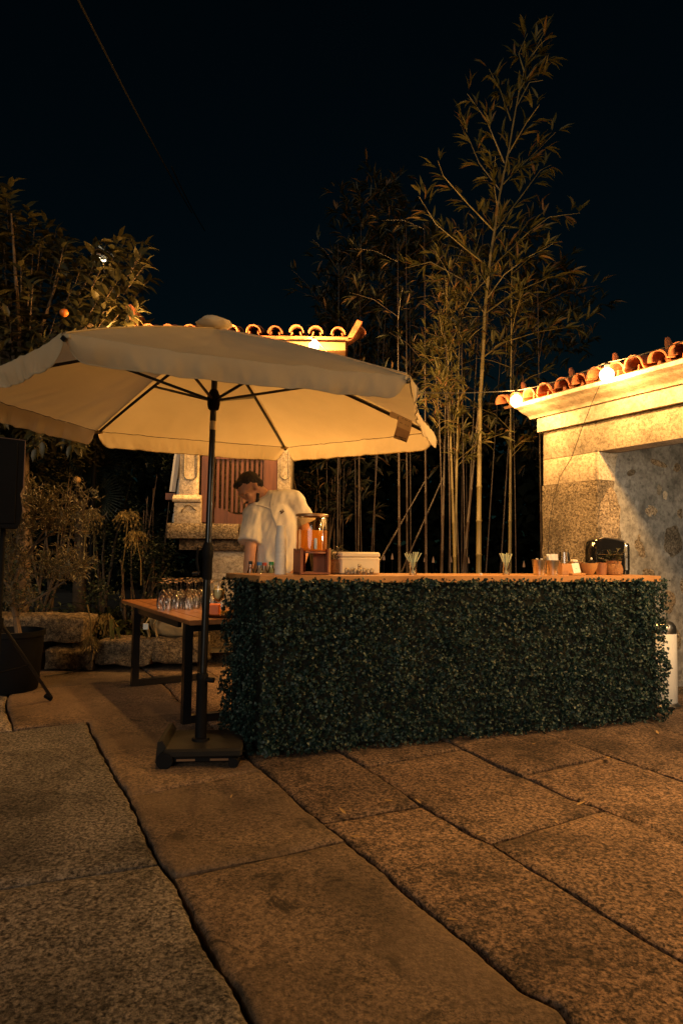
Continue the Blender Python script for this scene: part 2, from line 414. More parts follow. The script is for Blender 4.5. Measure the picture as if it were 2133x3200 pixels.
MT['bulb'] = emit('lit_bulb', (1.0, .80, .45), 6.0); MT['bulb'].cycles.emission_sampling = 'NONE'; BL = {'bulb': 1.6, 'bulb_mid': .95, 'bulb_gate': .46, 'bulb_off': 1.3}
def lamp_light(name, p, r, rad, col, parent):
    d = bpy.data.lights.new(name, 'POINT'); d.energy = 4 * math.pi ** 2 * r * r * rad; d.shadow_soft_size = r * 1.22; d.use_soft_falloff = False; d.color = col
    o = bpy.data.objects.new(name, d); link(o, parent); o.location = p - OFF[parent.name]; return o
MT['fruitD'] = simple('dim_fruit', (.22, .13, .04), rough=.6)  # duller copy for the deeper fruit, dimness put into its colour
MT['orange'] = simple('orange_fruit', (.75, .20, .03), rough=.4)
# ================================================================== ground and paving
gm = MB().grid(lambda a, b: V(-40 + 80 * a, -8 + 60 * b, -.075), 8, 8)
ground = bpy.data.objects.new('ground', gm.mesh('ground', MT['soil'], False)); link(ground); tag(ground, kind='structure')
paving = bpy.data.objects.new('paving', MB().grid(lambda a, b: V(-7 + 14 * a, -4 + 11.6 * b, -.05), 4, 4).mesh('paving', MT['soil'], False))
link(paving); tag(paving, 'granite slab paving of the courtyard', None, None, 'structure')
DJ = V(-.46, .888, 0).normalized(); SJ = V(DJ.y, -DJ.x, 0)       # along / across the long joints
def ts(x, y):
    p = G(x, y); return (p.dot(DJ), p.dot(SJ))
JP = [
    [(283, 2286), (314, 2341), (362, 2430), (403, 2488), (444, 2587), (498, 2689), (546, 2750), (614, 2887), (682, 3010), (744, 3105), (792, 3200)],
    [(798, 2389), (853, 2433), (955, 2525), (1063, 2610), (1186, 2710), (1315, 2822), (1397, 2887), (1500, 2969), (1636, 3092), (1752, 3150), (1786, 3200)],
    [(1063, 2348), (1131, 2389), (1213, 2443), (1315, 2512), (1486, 2614), (1541, 2638), (1677, 2723), (1800, 2798), (1943, 2887), (2133, 3000)],
    [(1377, 2307), (1472, 2348), (1554, 2389), (1663, 2433), (1780, 2491), (1882, 2525), (2018, 2580), (2133, 2631)],
    [(1663, 2280), (1745, 2307), (1848, 2341), (1950, 2375), (2133, 2437)],
    [(2046, 2266), (2133, 2297)]]
JT = [sorted(ts(*p) for p in poly) for poly in JP]
TJ = ts(327, 2246)[0]; SJ0 = ts(30, 2235)[1]      # behind this cross joint the long left joint steps aside
def sj(i, t, raw=False):
    if i == 0 and t > TJ and not raw: return SJ0 + .02 * math.sin(t * 4)
    # across-position of joint i at along-position t (invented joints carry on outside the frame)
    if i < 0: return sj(0, t, True) * .35 + (JT[0][len(JT[0]) // 2][1]) * .65 + .95 * i + .03 * math.sin(t * 2 + i)
    if i >= len(JT): return JT[-1][0][1] + .85 * (i - len(JT) + 1) + .03 * math.sin(t * 2 + i)
    q = JT[i]
    if t <= q[0][0]: return q[0][1]
    if t >= q[-1][0]: return q[-1][1] + .02 * math.sin((t - q[-1][0]) * 3)
    for a, b in zip(q, q[1:]):
        if a[0] <= t <= b[0]: return a[1] + (b[1] - a[1]) * (t - a[0]) / max(b[0] - a[0], 1e-6)
def tt(a, b):
    return (ts(*a)[0], ts(*b)[0])
CUTS = {  # per column: cross joints as (t at left joint, t at right joint)
    -3: [(-1.5, -1.4), (1.2, 1.3), (3.6, 3.5), (6.4, 6.3)],
    -2: [(-2.2, -2.1), (.6, .5), (3.0, 3.1), (5.7, 5.8)],
    -1: [(-1.2, -1.1), tt((0, 2754), (498, 2692)), tt((0, 2295), (327, 2246)), (TJ + 1.5, TJ + 1.45)],
    0: [(-.9, -.8), (.55, .55), tt((546, 2737), (1063, 2628)), tt((409, 2488), (790, 2412)), (TJ, ts(650, 2222)[0]), (TJ + 1.35, TJ + 1.3)],
    1: [(-1.6, -1.5), (.3, .35), tt((1073, 2553), (1315, 2515)), (4.3, 4.35), (6.2, 6.2)],
    2: [(-2.1, -2.0), (-.1, -.15), tt((1541, 2632), (1875, 2529)), (3.4, 3.45), (5.6, 5.6)],
    3: [(-1.9, -1.85), (.2, .2), (2.9, 2.95), (5.3, 5.3)],
    4: [(-2.4, -2.3), (-.6, -.55), (2.2, 2.2), (4.6, 4.6)],
    5: [(-3.0, -3.0), (-1.0, -1.0), (1.5, 1.5), (4.4, 4.4)],
    6: [(-3.4, -3.4), (-.4, -.4), (2.4, 2.4)],
    7: [(-3.4, -3.4), (0, 0), (2.9, 2.9)]}
def make_slab(i, c0, c1, k):
    g = .0095; gc = .003 if i == 0 else .007
    nS = 20
    ln = abs(c1[0] - c0[0]); nT = max(12, int(ln * 42))
    mb = MB(); sd_ = i * 31 + k * 7.3
    tilt = (rnd(-.004, .004), rnd(-.004, .004)); z0 = rnd(-.006, .004)
    def fn(a, b):
        ta = c0[0] + gc + (c1[0] - c0[0] - 2 * gc) * b; tb = c0[1] + gc + (c1[1] - c0[1] - 2 * gc) * b
        sa = sj(i, ta) + g; sb = sj(i + 1, tb) - g
        t = ta + (tb - ta) * a; s = sa + (sb - sa) * a
        e = min(a, 1 - a) * abs(sb - sa); e2 = min(b, 1 - b) * ln; ee = min(e, e2)
        w = max(0.0, 1 - ee / .022)
        jt = mnoise.noise(V(t * 4.1, s * 4.1, sd_)) * .007 + mnoise.noise(V(t * 15, s * 15, sd_)) * .008 + mnoise.noise(V(t * 38, s * 38, sd_)) * .006
        p = DJ * (t + (jt * w)) + SJ * (s + jt * w)
        z = z0 + tilt[0] * (a - .5) + tilt[1] * (b - .5) + .007 * mnoise.noise(V(t * 1.7, s * 1.7, sd_)) + .0035 * mnoise.noise(V(t * 7, s * 7, sd_ + 3))
        z -= .011 * w * w
        return V(p.x, p.y, z)
    # non-uniform grid, denser at the rim
    def den(n):
        base = [0, .012, .03]
        return base + [.03 + .94 * q / (n - 4) for q in range(1, n - 4)] + [.97, .988, 1.0]
    A = den(nS); B = den(nT)
    na, nb = len(A), len(B)
    vs = [fn(a, b) for b in B for a in A]
    fs = [(j * na + q, j * na + q + 1, (j + 1) * na + q + 1, (j + 1) * na + q) for j in range(nb - 1) for q in range(na - 1)]
    rim = [q for q in range(na)] + [j * na + na - 1 for j in range(1, nb)] + [(nb - 1) * na + q for q in range(na - 2, -1, -1)] + [j * na for j in range(nb - 2, 0, -1)]
    n0 = len(vs); vs += [V(vs[r].x, vs[r].y, -.07) for r in rim]
    for q in range(len(rim)): fs.append((rim[q], n0 + q, n0 + (q + 1) % len(rim), rim[(q + 1) % len(rim)]))
    mb.add(vs, fs)
    worn = (i == 0)
    return part('slab', mb, MT['slab_worn'] if worn else MT['slab_grey'] if i < 0 else MT['slab'], paving, True)
for i, cuts in CUTS.items():
    cuts = sorted(cuts)
    for k in range(len(cuts) - 1): make_slab(i, cuts[k], cuts[k + 1], k)
    last = cuts[-1]
    q_ = 9
    while last[0] < 7.6:
        nx_ = (last[0] + 1.7, last[1] + 1.65); make_slab(i, last, nx_, q_); last = nx_; q_ += 1

# ================================================================== stone gateway on the right
LW = V(1.90, 6.16, 0)                                  # left end of its front face
WD = V(.462, -.887, 0).normalized()                    # along the front, towards the viewer
ON = V(WD.y, -WD.x, 0)                                 # outwards, to the courtyard
if ON.x > 0: ON = -ON
IN = -ON
def gw(o, z, t): return LW + WD * t + ON * o + V(0, 0, z)
KT = .645                                              # along-position of the opening's jamb
gate = thing('stone_gateway', (LW.x, LW.y, 0), 'granite gateway with moulded cornice and tiled eave beside the bar', 'gateway')
def block(t0, t1, z0, z1, depth, out=0.0, name='stone_block', m='granite', rough=.012, seed=0):
    # a hewn block: bevelled box with an uneven face
    mb = MB(); nt_, nz_ = max(6, int((t1 - t0) * 16)), max(4, int((z1 - z0) * 16))
    cor = [(t0, z0), (t1, z1)]
    def face(a, b):
        t = t0 + (t1 - t0) * a; z = z0 + (z1 - z0) * b
        e = min(min(a, 1 - a) * (t1 - t0), min(b, 1 - b) * (z1 - z0)); w = max(0, 1 - e / .03)
        n_ = mnoise.noise(V(t * 9, z * 9, seed)) * rough + mnoise.noise(V(t * 25, z * 25, seed)) * rough * .5
        return gw(out + n_ - .018 * w * w, z, t)
    vs = [face(a / nt_, b / nz_) for b in range(nz_ + 1) for a in range(nt_ + 1)]
    na = nt_ + 1
    fs = [(j * na + q, j * na + q + 1, (j + 1) * na + q + 1, (j + 1) * na + q) for j in range(nz_) for q in range(nt_)]
    rim = [q for q in range(na)] + [j * na + na - 1 for j in range(1, nz_ + 1)] + [nz_ * na + q for q in range(na - 2, -1, -1)] + [j * na for j in range(nz_ - 1, 0, -1)]
    n0 = len(vs)
    for r in rim:
        p = V(*vs[r]); vs.append(p + IN * depth)
    for q in range(len(rim)): fs.append((rim[q], n0 + q, n0 + (q + 1) % len(rim), rim[(q + 1) % len(rim)]))
    fs.append(tuple(n0 + q for q in range(len(rim))))
    mb.add(vs, fs); return part(name, mb, MT[m], gate)
block(.015, KT, .0, .95, .48, .012, seed=1)
block(0.0, KT, .955, 1.90, .48, .02, seed=2, rough=.016)
block(0.0, KT, 1.905, 2.145, .5, .004, m='dressed', rough=.004, seed=3)
block(0.0, 3.1, 2.15, 2.41, .20, .004, m='dressed', rough=.004, seed=4, name='lintel')
block(2.55, 3.1, .0, 1.06, .5, .012, seed=5); block(2.55, 3.1, 1.065, 2.145, .5, .012, seed=6)
part('lintel_beam', MB().box(gw(-.215, 2.215, 1.6), (1.9, .10, .12), Matrix.Rotation(math.atan2(WD.y, WD.x), 3, 'Z')), MT['beam'], gate, False)
part('upper_wall', MB().prism([(-.33, 2.42), (-.33, 2.66), (-.02, 2.66), (-.02, 2.42)], gw, [0.02, 3.1]), MT['dressed'], gate, False)
part('frieze', MB().prism([(-.3, 2.414), (.035, 2.414), (.035, 2.545), (-.3, 2.545)], gw, [-.03, 3.2]), MT['cornice'], gate, False)
cyma = [(.02, 2.548), (.060, 2.548), (.075, 2.565), (.10, 2.578), (.15, 2.592), (.19, 2.612), (.215, 2.628), (.25, 2.630), (.26, 2.636), (.26, 2.668), (.02, 2.672)]
part('cornice', MB().prism(cyma, gw, [-.10, .8, 1.6, 2.4, 3.25]), MT['cornice'], gate)
# side wall of the opening: grey plaster with stones showing through
VD = IN
pl = MB()
def pw(a, b):
    st_ = .20 + .10 * mnoise.noise(V(1, b * 5, 2)) + .05 * mnoise.noise(V(1, b * 17, 2)) + .16 * max(0, .45 - b)
    q = gw(-st_ - a * (2.8 - st_), b * 2.62, KT)
    return q + WD * ((.006 if a > 0 else -.02) + .006 * mnoise.noise(V(a * 9, b * 9, 4.2)))
pl.grid(pw, 40, 36)
plaster = part('plaster_side_wall', MB().add([gw(-.002, 0, KT - .02), gw(-2.8, 0, KT - .02), gw(-2.8, 2.62, KT - .02), gw(-.002, 2.62, KT - .02),
    gw(-.5, 0, KT - .3), gw(-2.8, 0, KT - .3), gw(-2.8, 2.62, KT - .3), gw(-.5, 2.62, KT - .3)],
    [(4, 5, 6, 7), (0, 4, 7, 3), (1, 2, 6, 5), (3, 7, 6, 2)]), MT['plaster'], gate, False)
pl2 = part('plaster_face', pl, MT['plaster'], gate)
KP = gw(0, 0, KT)
def stone_patch(x, y, wx, wy, rot=0.0, m='granite', h=.010):
    c = onplane(x, y, KP, WD); px_m = FPX / c.y
    a, b = wx / px_m / .80, wy / px_m
    vs = [c + WD * h]; n = 22; rings = 4; fs = []
    for r in range(1, rings + 1):
        for k in range(n):
            th = 2 * math.pi * k / n
            rr = (r / rings) * (1 + .22 * mnoise.noise(V(math.cos(th) * 1.5, math.sin(th) * 1.5, x * .13)) + .10 * mnoise.noise(V(math.cos(th) * 4, math.sin(th) * 4, x * .13)))
            u_, w_ = a / 2 * rr * math.cos(th), b / 2 * rr * math.sin(th)
            u2, w2 = u_ * math.cos(rot) - w_ * math.sin(rot), u_ * math.sin(rot) + w_ * math.cos(rot)
            p = c + IN * u2 + V(0, 0, w2)
            hh = h * (1 - (r / rings) ** 4) + .006 * mnoise.noise(p * 22) * (r < rings) - (.012 if r == rings else 0)
            vs.append(p + WD * hh)
    for k in range(n): fs.append((0, 1 + k, 1 + (k + 1) % n))
    for r in range(rings - 1):
        for k in range(n):
            fs.append((1 + r * n + k, 1 + (r + 1) * n + k, 1 + (r + 1) * n + (k + 1) % n, 1 + r * n + (k + 1) % n))
    return part('exposed_stone', MB().add(vs, fs), MT[m], gate)
for a in ((1905, 1610, 92, 215, 0), (1992, 1700, 44, 118, .5), (2032, 1598, 66, 46, -.1), (2100, 1690, 92, 130, .1), (2055, 1448, 84, 26, -.15), (2112, 1462, 40, 34, .5),
          (1970, 1478, 46, 24, .3), (2024, 1795, 58, 60, 0), (2122, 1604, 30, 44, 0), (2085, 1880, 70, 90, .2), (2110, 2000, 50, 80, 0), (2140, 1830, 60, 60, 0)):
    stone_patch(*a)
for a in ((2057, 1530, 22, 44, -.3), (2076, 1548, 24, 40, .2)): stone_patch(*a, m='dressed')
part('threshold_kerb', MB().prism([(-2.8, 0), (-2.8, .06), (-.02, .06), (-.02, 0)], lambda o, z, t: gw(o, z, t), [KT - .0, KT + .05]), MT['granite_dark'], gate, False)
# --- barrel tiles
def tile_mesh(name, r0=.082, r1=.070, L=.42, up=True, th=.012):
    mb = MB(); n = 10
    def arc(r, y): return [V(-r * math.cos(math.pi * k / n), y, (r * math.sin(math.pi * k / n)) * (1 if up else -1)) for k in range(n + 1)]
    o0, o1, i0, i1 = arc(r0, 0), arc(r1, L), arc(r0 - th, 0), arc(r1 - th, L)
    vs = o0 + o1 + i0 + i1; m_ = n + 1; fs = []
    for k in range(n):
        fs += [(k, k + 1, m_ + k + 1, m_ + k), (2 * m_ + k + 1, 2 * m_ + k, 3 * m_ + k, 3 * m_ + k + 1), (k + 1, k, 2 * m_ + k, 2 * m_ + k + 1), (m_ + k, m_ + k + 1, 3 * m_ + k + 1, 3 * m_ + k)]
    fs += [(0, m_, 3 * m_, 2 * m_), (n, 2 * m_ + n, 3 * m_ + n, m_ + n)]
    mb.add(vs, fs); return mb.mesh(name, MT['tile'])
cover, pan = tile_mesh('roof_tile'), tile_mesh('pan_tile', .078, .088, .42, False)
def tile_roof(root, origin, along, inward, pitch, count, rows, step, cover_first=True):
    z = V(0, 0, 1); up = inward * math.cos(pitch) + z * math.sin(pitch); nrm = up.cross(along) * -1
    if nrm.z < 0: nrm = -nrm
    xx = up.cross(nrm)
    for r in range(rows):
        for k in range(count):
            j = V(rnd(-.012, .012), rnd(-.022, .022), rnd(-.007, .007))
            base = origin + along * (step * k) + up * (.34 * r) + nrm * (.012 * (r % 2))
            tw = Matrix.Rotation(rnd(-.06, .06), 3, nrm)
            inst('roof_tile', cover, root, frame(base + nrm * .022 + j, tw @ xx, tw @ up, nrm))
            if k < count - 1: inst('pan_tile', pan, root, frame(base + along * (step / 2) + nrm * .036 + j * .5 + up * .07, xx, up, nrm))
tile_roof(gate, gw(.30, 2.672, -.22), WD, IN, R(13), 19, 3, .186)
part('roof_deck', MB().prism([(.26, 2.675), (-.8, 2.90), (-.8, 2.88), (.24, 2.655)], gw, [-.25, 3.3]), MT['beam'], gate, False)
part('ridge_cap', MB().tube([gw(-.82, 2.96, -.28), gw(-.82, 2.96, 3.35)], .09, 12), MT['tile'], gate)
for k, (px, py) in enumerate(((1788, 1135), (1638, 1178), (1925, 1090), (2090, 1042))):   # little clay spurs along the eave
    p = onplane(px, py + 26, gw(-.25, 0, 0), ON)
    part('tile_spur', MB().tube([p + V(0, 0, -.08), p + V(-.01, 0, .0), p + V(-.02, 0, .035)], [.03, .028, .016], 8), MT['tile'], gate)
# thin cord hanging down the face
def wallpt(x, y, o=.03): return onplane(x, y, gw(o, 0, 0), ON)
cord = [wallpt(1872, 1205, .27), wallpt(1850, 1255, .18), wallpt(1815, 1345, .05), wallpt(1785, 1430, .03), wallpt(1748, 1490, .03), wallpt(1727, 1570, .04), wallpt(1716, 1640, .04), wallpt(1712, 1730, .04), wallpt(1716, 1800, .03)]
solo('hanging_cord', MB().tube(cord, .0028, 5), MT['cable'], cord[-1], 'thin dark cord hanging down the lit face of the gateway', 'cord')

# ================================================================== raised granary behind the umbrella
GY = 7.25
def gp(x, y, dy=0.0): return at(x, y, GY + dy)
gx0 = gp(557, 1600); gran = thing('stone_granary', (gp(735, 1800).x, GY + .5, 0), 'raised granite granary with red slatted door under a tiled roof', 'granary')
def gbox(name, x0, x1, y0, y1, d0, d1, m, bev=.015, rough=0.0, smooth=True):
    a = at(x0, y1, GY + d0); b = at(x1, y0, GY + d0); c = (a + b) / 2
    sx, sz = abs(b.x - a.x), abs(b.z - a.z)
    if rough:
        mb = MB(); nx, nzz = max(5, int(sx * 14)), max(4, int(sz * 14)); y0_ = GY + d0
        def fn(u, v):
            x = c.x - sx / 2 + sx * u; z = c.z - sz / 2 + sz * v
            e = min(min(u, 1 - u) * sx, min(v, 1 - v) * sz); w = max(0, 1 - e / .035)
            return V(x, y0_ - rough * mnoise.noise(V(x * 9, z * 9, 3)) + .022 * w * w, z)
        vs = [fn(i / nx, j / nzz) for j in range(nzz + 1) for i in range(nx + 1)]; na = nx + 1
        fs = [(j * na + q, j * na + q + 1, (j + 1) * na + q + 1, (j + 1) * na + q) for j in range(nzz) for q in range(nx)]
        rim = [q for q in range(na)] + [j * na + na - 1 for j in range(1, nzz + 1)] + [nzz * na + q for q in range(na - 2, -1, -1)] + [j * na for j in range(nzz - 1, 0, -1)]
        n0 = len(vs); vs += [V(vs[r].x, GY + d1, vs[r].z) for r in rim]
        for q in range(len(rim)): fs.append((rim[q], n0 + q, n0 + (q + 1) % len(rim), rim[(q + 1) % len(rim)]))
        fs.append(tuple(n0 + q for q in range(len(rim))))
        return part(name, mb.add(vs, fs), MT[m], gran, smooth)
    return part(name, MB().box((c.x, GY + (d0 + d1) / 2, c.z), (sx, d1 - d0, sz), None, bev), MT[m], gran, smooth)
# plinth, corbel, base slabs
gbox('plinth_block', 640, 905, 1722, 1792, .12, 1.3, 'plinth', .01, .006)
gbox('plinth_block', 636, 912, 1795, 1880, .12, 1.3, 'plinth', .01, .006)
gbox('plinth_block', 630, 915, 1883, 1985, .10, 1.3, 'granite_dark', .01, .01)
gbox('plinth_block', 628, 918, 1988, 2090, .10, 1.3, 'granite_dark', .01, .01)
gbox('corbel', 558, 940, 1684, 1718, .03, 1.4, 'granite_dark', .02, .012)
gbox('base_slab', 519, 744, 1637, 1681, -.12, 1.5, 'granite', .02, .015)
gbox('base_slab', 747, 960, 1640, 1684, -.12, 1.5, 'granite', .02, .015)
# left pillar with pedestal, right pillar
def pillar(xc, half, ped):
    gbox('pedestal', xc - half - ped - 1, xc + half - 3, 1571, 1636, .0, .35, 'dressed', .012, .003)
    mid = at(xc - ped / 2, 1560, GY); w = (2 * half + ped) / FPX * GY
    prof = [(-.0, -.032), (.018, -.026), (.026, -.008), (.022, .012), (.006, .022), (-.002, .040), (-.012, .052)]
    a = at(xc - half - ped - 3, 1560, GY); b = at(xc + half - 3, 1560, GY)
    part('base_moulding', MB().prism([(.3, -.032)] + [(-p, q) for p, q in prof] + [(.3, .052)], lambda o, z, t: V(t, GY + .012 + o, a.z + z), [a.x, b.x]), MT['dressed'], gran)
    gbox('shaft', xc - half, xc + half - 1, 1120, 1549, .03, .35, 'dressed', .006, .002)
    # raised border round a sunk panel
    l, r_ = at(xc - half * .55, 1480, GY).x, at(xc + half * .50, 1480, GY).x; zt = at(xc, 1130, GY).z; zb = at(xc, 1497, GY).z
    bd = [V(l, GY + .024, zt), V(l, GY + .024, zb + .03), V(l + .035, GY + .024, zb), V(r_ - .035, GY + .024, zb), V(r_, GY + .024, zb + .03), V(r_, GY + .024, zt)]
    part('panel_moulding', MB().tube(bd, .011, 6), MT['dressed'], gran)
pillar(594, 36, 16)
pillar(890, 25, 0)
arch = [at(x, y, GY - .006) for x, y in ((566, 1602), (570, 1592), (578, 1586), (580, 1580), (592, 1578), (598, 1583), (606, 1590), (614, 1595))]
part('carved_line', MB().tube(arch, .006, 6), MT['granite_dark'], gran)
gbox('lintel_stone', 545, 925, 1085, 1122, -.02, 1.3, 'dressed', .01, .003)
gbox('eave_board', 430, 1080, 1068, 1086, -.14, 1.35, 'beamlight', .006)
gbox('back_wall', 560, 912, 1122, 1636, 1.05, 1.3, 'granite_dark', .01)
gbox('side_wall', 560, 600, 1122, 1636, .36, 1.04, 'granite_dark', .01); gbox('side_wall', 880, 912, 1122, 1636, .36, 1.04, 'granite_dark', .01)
# red wooden door
door = part('door', MB().box((at(648, 1360, GY).x, GY + .10, at(640, 1380, GY).z), (.135, .07, 1.80)), MT['reddoor'], gran, False)
dr = at(845, 1380, GY)
part('door_stile', MB().box((dr.x, GY + .10, dr.z), (.155, .07, 1.80)), MT['reddoor'], door, False)
def panel(y0, y1, wavy, name):
    xa, xb = at(668, 1500, GY).x, at(822, 1500, GY).x; n = 40; vs = []; fs = []
    for d in (.075, .125):
        for k in range(n + 1):
            x = xa + (xb - xa) * k / n; u = k / n
            zb = at(740, y1, GY).z; zt = at(740, y0, GY).z + wavy * (.5 + .5 * math.cos(u * 2 * math.pi)) - wavy * .5
            vs += [V(x, GY + d, zb), V(x, GY + d, zt)]
    m_ = 2 * (n + 1)
    for k in range(n):
        a = 2 * k
        fs += [(a, a + 2, a + 3, a + 1), (m_ + a, m_ + a + 1, m_ + a + 3, m_ + a + 2), (a + 1, a + 3, m_ + a + 3, m_ + a + 1), (a, m_ + a, m_ + a + 2, a + 2)]
    fs += [(0, 1, m_ + 1, m_), (2 * n, m_ + 2 * n, m_ + 2 * n + 1, 2 * n + 1)]
    part(name, MB().add(vs, fs), MT['reddoor'], door, False)
panel(1596, 1637, .075, 'door_bottom_panel')
panel(1398, 1432, -.0, 'door_rail')
panel(1130, 1170, .0, 'door_top_rail')
for k in range(10):
    x = at(676 + 15.4 * k, 1480, GY).x; z0, z1 = at(740, 1600, GY).z, at(740, 1130, GY).z
    part('slat', MB().box((x, GY + .10, (z0 + z1) / 2), (.028 + rnd(-.003, .003), .028, z1 - z0), Matrix.Rotation(rnd(-.006, .006), 3, 'Y')), MT['reddoor'], door, False)
e0 = at(428, 1066, GY - .24); e1 = at(1085, 1076, GY - .24)
tile_roof(gran, V(e0.x + .10, GY - .22, at(760, 1064, GY).z), V(1, 0, 0), V(0, 1, 0), R(15), 11, 3, .232)
rx0, rx1 = e0.x - .02, e1.x + .06; ez = at(760, 1064, GY).z
part('roof_deck', MB().prism([(-.18, ez + .0), (.80, ez + .27), (1.7, ez + .02), (1.7, ez - .02), (.80, ez + .23), (-.18, ez - .03)], lambda o, z, t: V(t, GY + o, z), [rx0 + .05, rx1 - .05]), MT['tile'], gran, False)
for sx_, xx_ in ((-1, rx0), (1, rx1)):   # upturned verge tiles at both gable ends
    p0 = V(xx_, GY - .24, ez + .05); p1 = V(xx_ + sx_ * .06, GY + .25, ez + .17); p2 = V(xx_ + sx_ * .03, GY + .8, ez + .31)
    part('gable_slab', MB().add([V(xx_, GY - .26, ez - .03), V(xx_ + sx_ * .10, GY - .30, ez + (.13 if sx_ > 0 else .27)), V(xx_ + sx_ * .10, GY + .75, ez + .30), V(xx_, GY + .75, ez + .22),
        V(xx_ - sx_ * .06, GY - .26, ez - .03), V(xx_ + sx_ * .04, GY - .30, ez + (.15 if sx_ > 0 else .29)), V(xx_ + sx_ * .04, GY + .75, ez + .32), V(xx_ - sx_ * .06, GY + .75, ez + .22)],
        [(0, 1, 2, 3), (4, 7, 6, 5), (0, 4, 5, 1), (1, 5, 6, 2), (2, 6, 7, 3), (3, 7, 4, 0)]), MT['tile'], gran, False)
# white ladder-like poles leaning on its left
lad = thing('leaning_ladder', (at(535, 1700, GY + .3).x, GY + .3, .25), 'old white wooden ladder leaning beside the granite granary pillar', 'ladder')
def pole(xa, ya, xb, yb, w, m='white', dy=.2, name='rail'):
    a, b = at(xa, ya, GY + dy), at(xb, yb, GY + dy)
    part(name, MB().tube([a, b], w, 4), MT[m], lad, False)
pole(538, 1537, 566, 1330, .034); part('pole_ferrule', MB().box(at(535, 1552, GY + .2), (.11, .09, .075)), MT['reddoor'], lad, False)
pole(548, 1600, 562, 1500, .022, dy=.25); pole(556, 1490, 572, 1330, .018, dy=.28); pole(563, 1472, 577, 1330, .03, dy=.3); pole(572, 1470, 582, 1330, .02, dy=.32)
pole(558, 1490, 570, 1512, .02, dy=.27, name='rung'); pole(566, 1480, 577, 1478, .045, 'blackmatt', .22, name='rung')
pole(546, 1605, 543, 1632, .02, dy=.28)

# ================================================================== low garden wall and bed
bed = bpy.data.objects.new('garden_bed', MB().grid(lambda a, b: V(-9 + 14 * a, 7.05 + 14 * b, .16 + .35 * b + .08 * mnoise.noise(V(a * 9, b * 9, 0))), 30, 20).mesh('garden_bed', MT['soil'])); link(bed); tag(bed, kind='structure')
wall = thing('low_garden_wall', (-2.6, 6.9, 0), 'low wall of rough mossy granite blocks at the back of the courtyard', 'wall')
def wblock(x0, x1, y0, y1, Y, d, m='granite_dark', seed=0):
    a, b = at(x0, y1, Y), at(x1, y0, Y); mb = MB(); sx, sz = b.x - a.x, b.z - a.z
    nx, ny, nzz = max(4, int(sx * 12)), 6, max(3, int(sz * 12)); bm = bmesh.new()
    bmesh.ops.create_cube(bm, size=1.0); bmesh.ops.subdivide_edges(bm, edges=bm.edges[:], cuts=7, use_grid_fill=True)
    for v in bm.verts:
        p = v.co.copy(); r_ = Vector((abs(p.x) * 2, abs(p.y) * 2, abs(p.z) * 2)); e = sorted(r_)[1]
        q = V(a.x + sx * (p.x + .5), Y + d * (p.y + .5), a.z + sz * (p.z + .5))
        cen = V(a.x + sx * .5, Y + d * .5, a.z + sz * .5); 
        k = 1 - .10 * max(0, e - .75) / .25 * .8
        q = cen + V((q.x - cen.x) * (1 - (1 - k) * .35), (q.y - cen.y) * k, (q.z - cen.z) * k)
        n_ = V(mnoise.noise(q * 5 + V(seed, 0, 0)), mnoise.noise(q * 5 + V(0, seed, 9)), mnoise.noise(q * 5 + V(5, 0, seed))) * .03 + V(0, mnoise.noise(q * 16), mnoise.noise(q * 15 + V(3, 3, 3))) * .012
        v.co = q + n_
    me = bpy.data.meshes.new('stone_block'); 
    for v in bm.verts: v.co = v.co - OFF[wall.name]
    bm.to_mesh(me); bm.free(); finish(me, MT[m], True)
    o = bpy.data.objects.new('stone_block', me); link(o, wall); return o
wblock(-160, 262, 1928, 2006, 6.75, .45, 'granite_dark', 1)
wblock(135, 292, 2030, 2096, 6.72, .4, 'granite_dark', 2); wblock(-120, 130, 2015, 2100, 6.75, .4, 'granite_dark', 3)
wblock(225, 266, 2008, 2028, 6.9, .3, 'granite_dark', 9)
wblock(292, 470, 2004, 2082, 6.75, .42, 'granite_dark', 4); wblock(473, 640, 1996, 2074, 6.78, .42, 'granite_dark', 5)
wblock(-420, -165, 1930, 2100, 6.75, .45, 'granite_dark', 6); wblock(918, 1180, 1990, 2060, 6.95, .4, 'granite_dark', 7); wblock(1184, 1500, 1985, 2055, 7.0, .4, 'granite_dark', 8)
# ================================================================== bar counter clad in artificial hedge
BA = G(803, 2374); BB = G(2080, 2252)
BU = (BB - BA).normalized(); BN = V(-BU.y, BU.x, 0)
CZ = 1.10
BC = BA + V(-.55, .835, 0) * .5; BD = BB + BN * .46
BLEN = (BB - BA).length
def barpt(px, d, z=CZ):
    lo, hi = -.4, BLEN + .4
    for _ in range(40):
        m = (lo + hi) / 2; p = BA + BU * m + BN * d + V(0, 0, z)
        if proj(p)[0] < px: lo = m
        else: hi = m
    return p
bar = thing('bar_counter', (BA + BD) / 2, 'long bar clad in dark green artificial hedge with pine top', 'bar counter')
def quadprism(pts, z0, z1): return MB().prism([(p.x, p.y) for p in pts], lambda a, b, t: V(a, b, t), [z0, z1])
def inset(k): 
    c = (BA + BB + BC + BD) / 4
    return [BA + BU * k + BN * k, BB - BU * k + BN * k, BD - BU * k - BN * k * .3, BC + BU * k]
part('body', quadprism(inset(.045), .03, CZ - .05), MT['hedgeback'], bar, False)
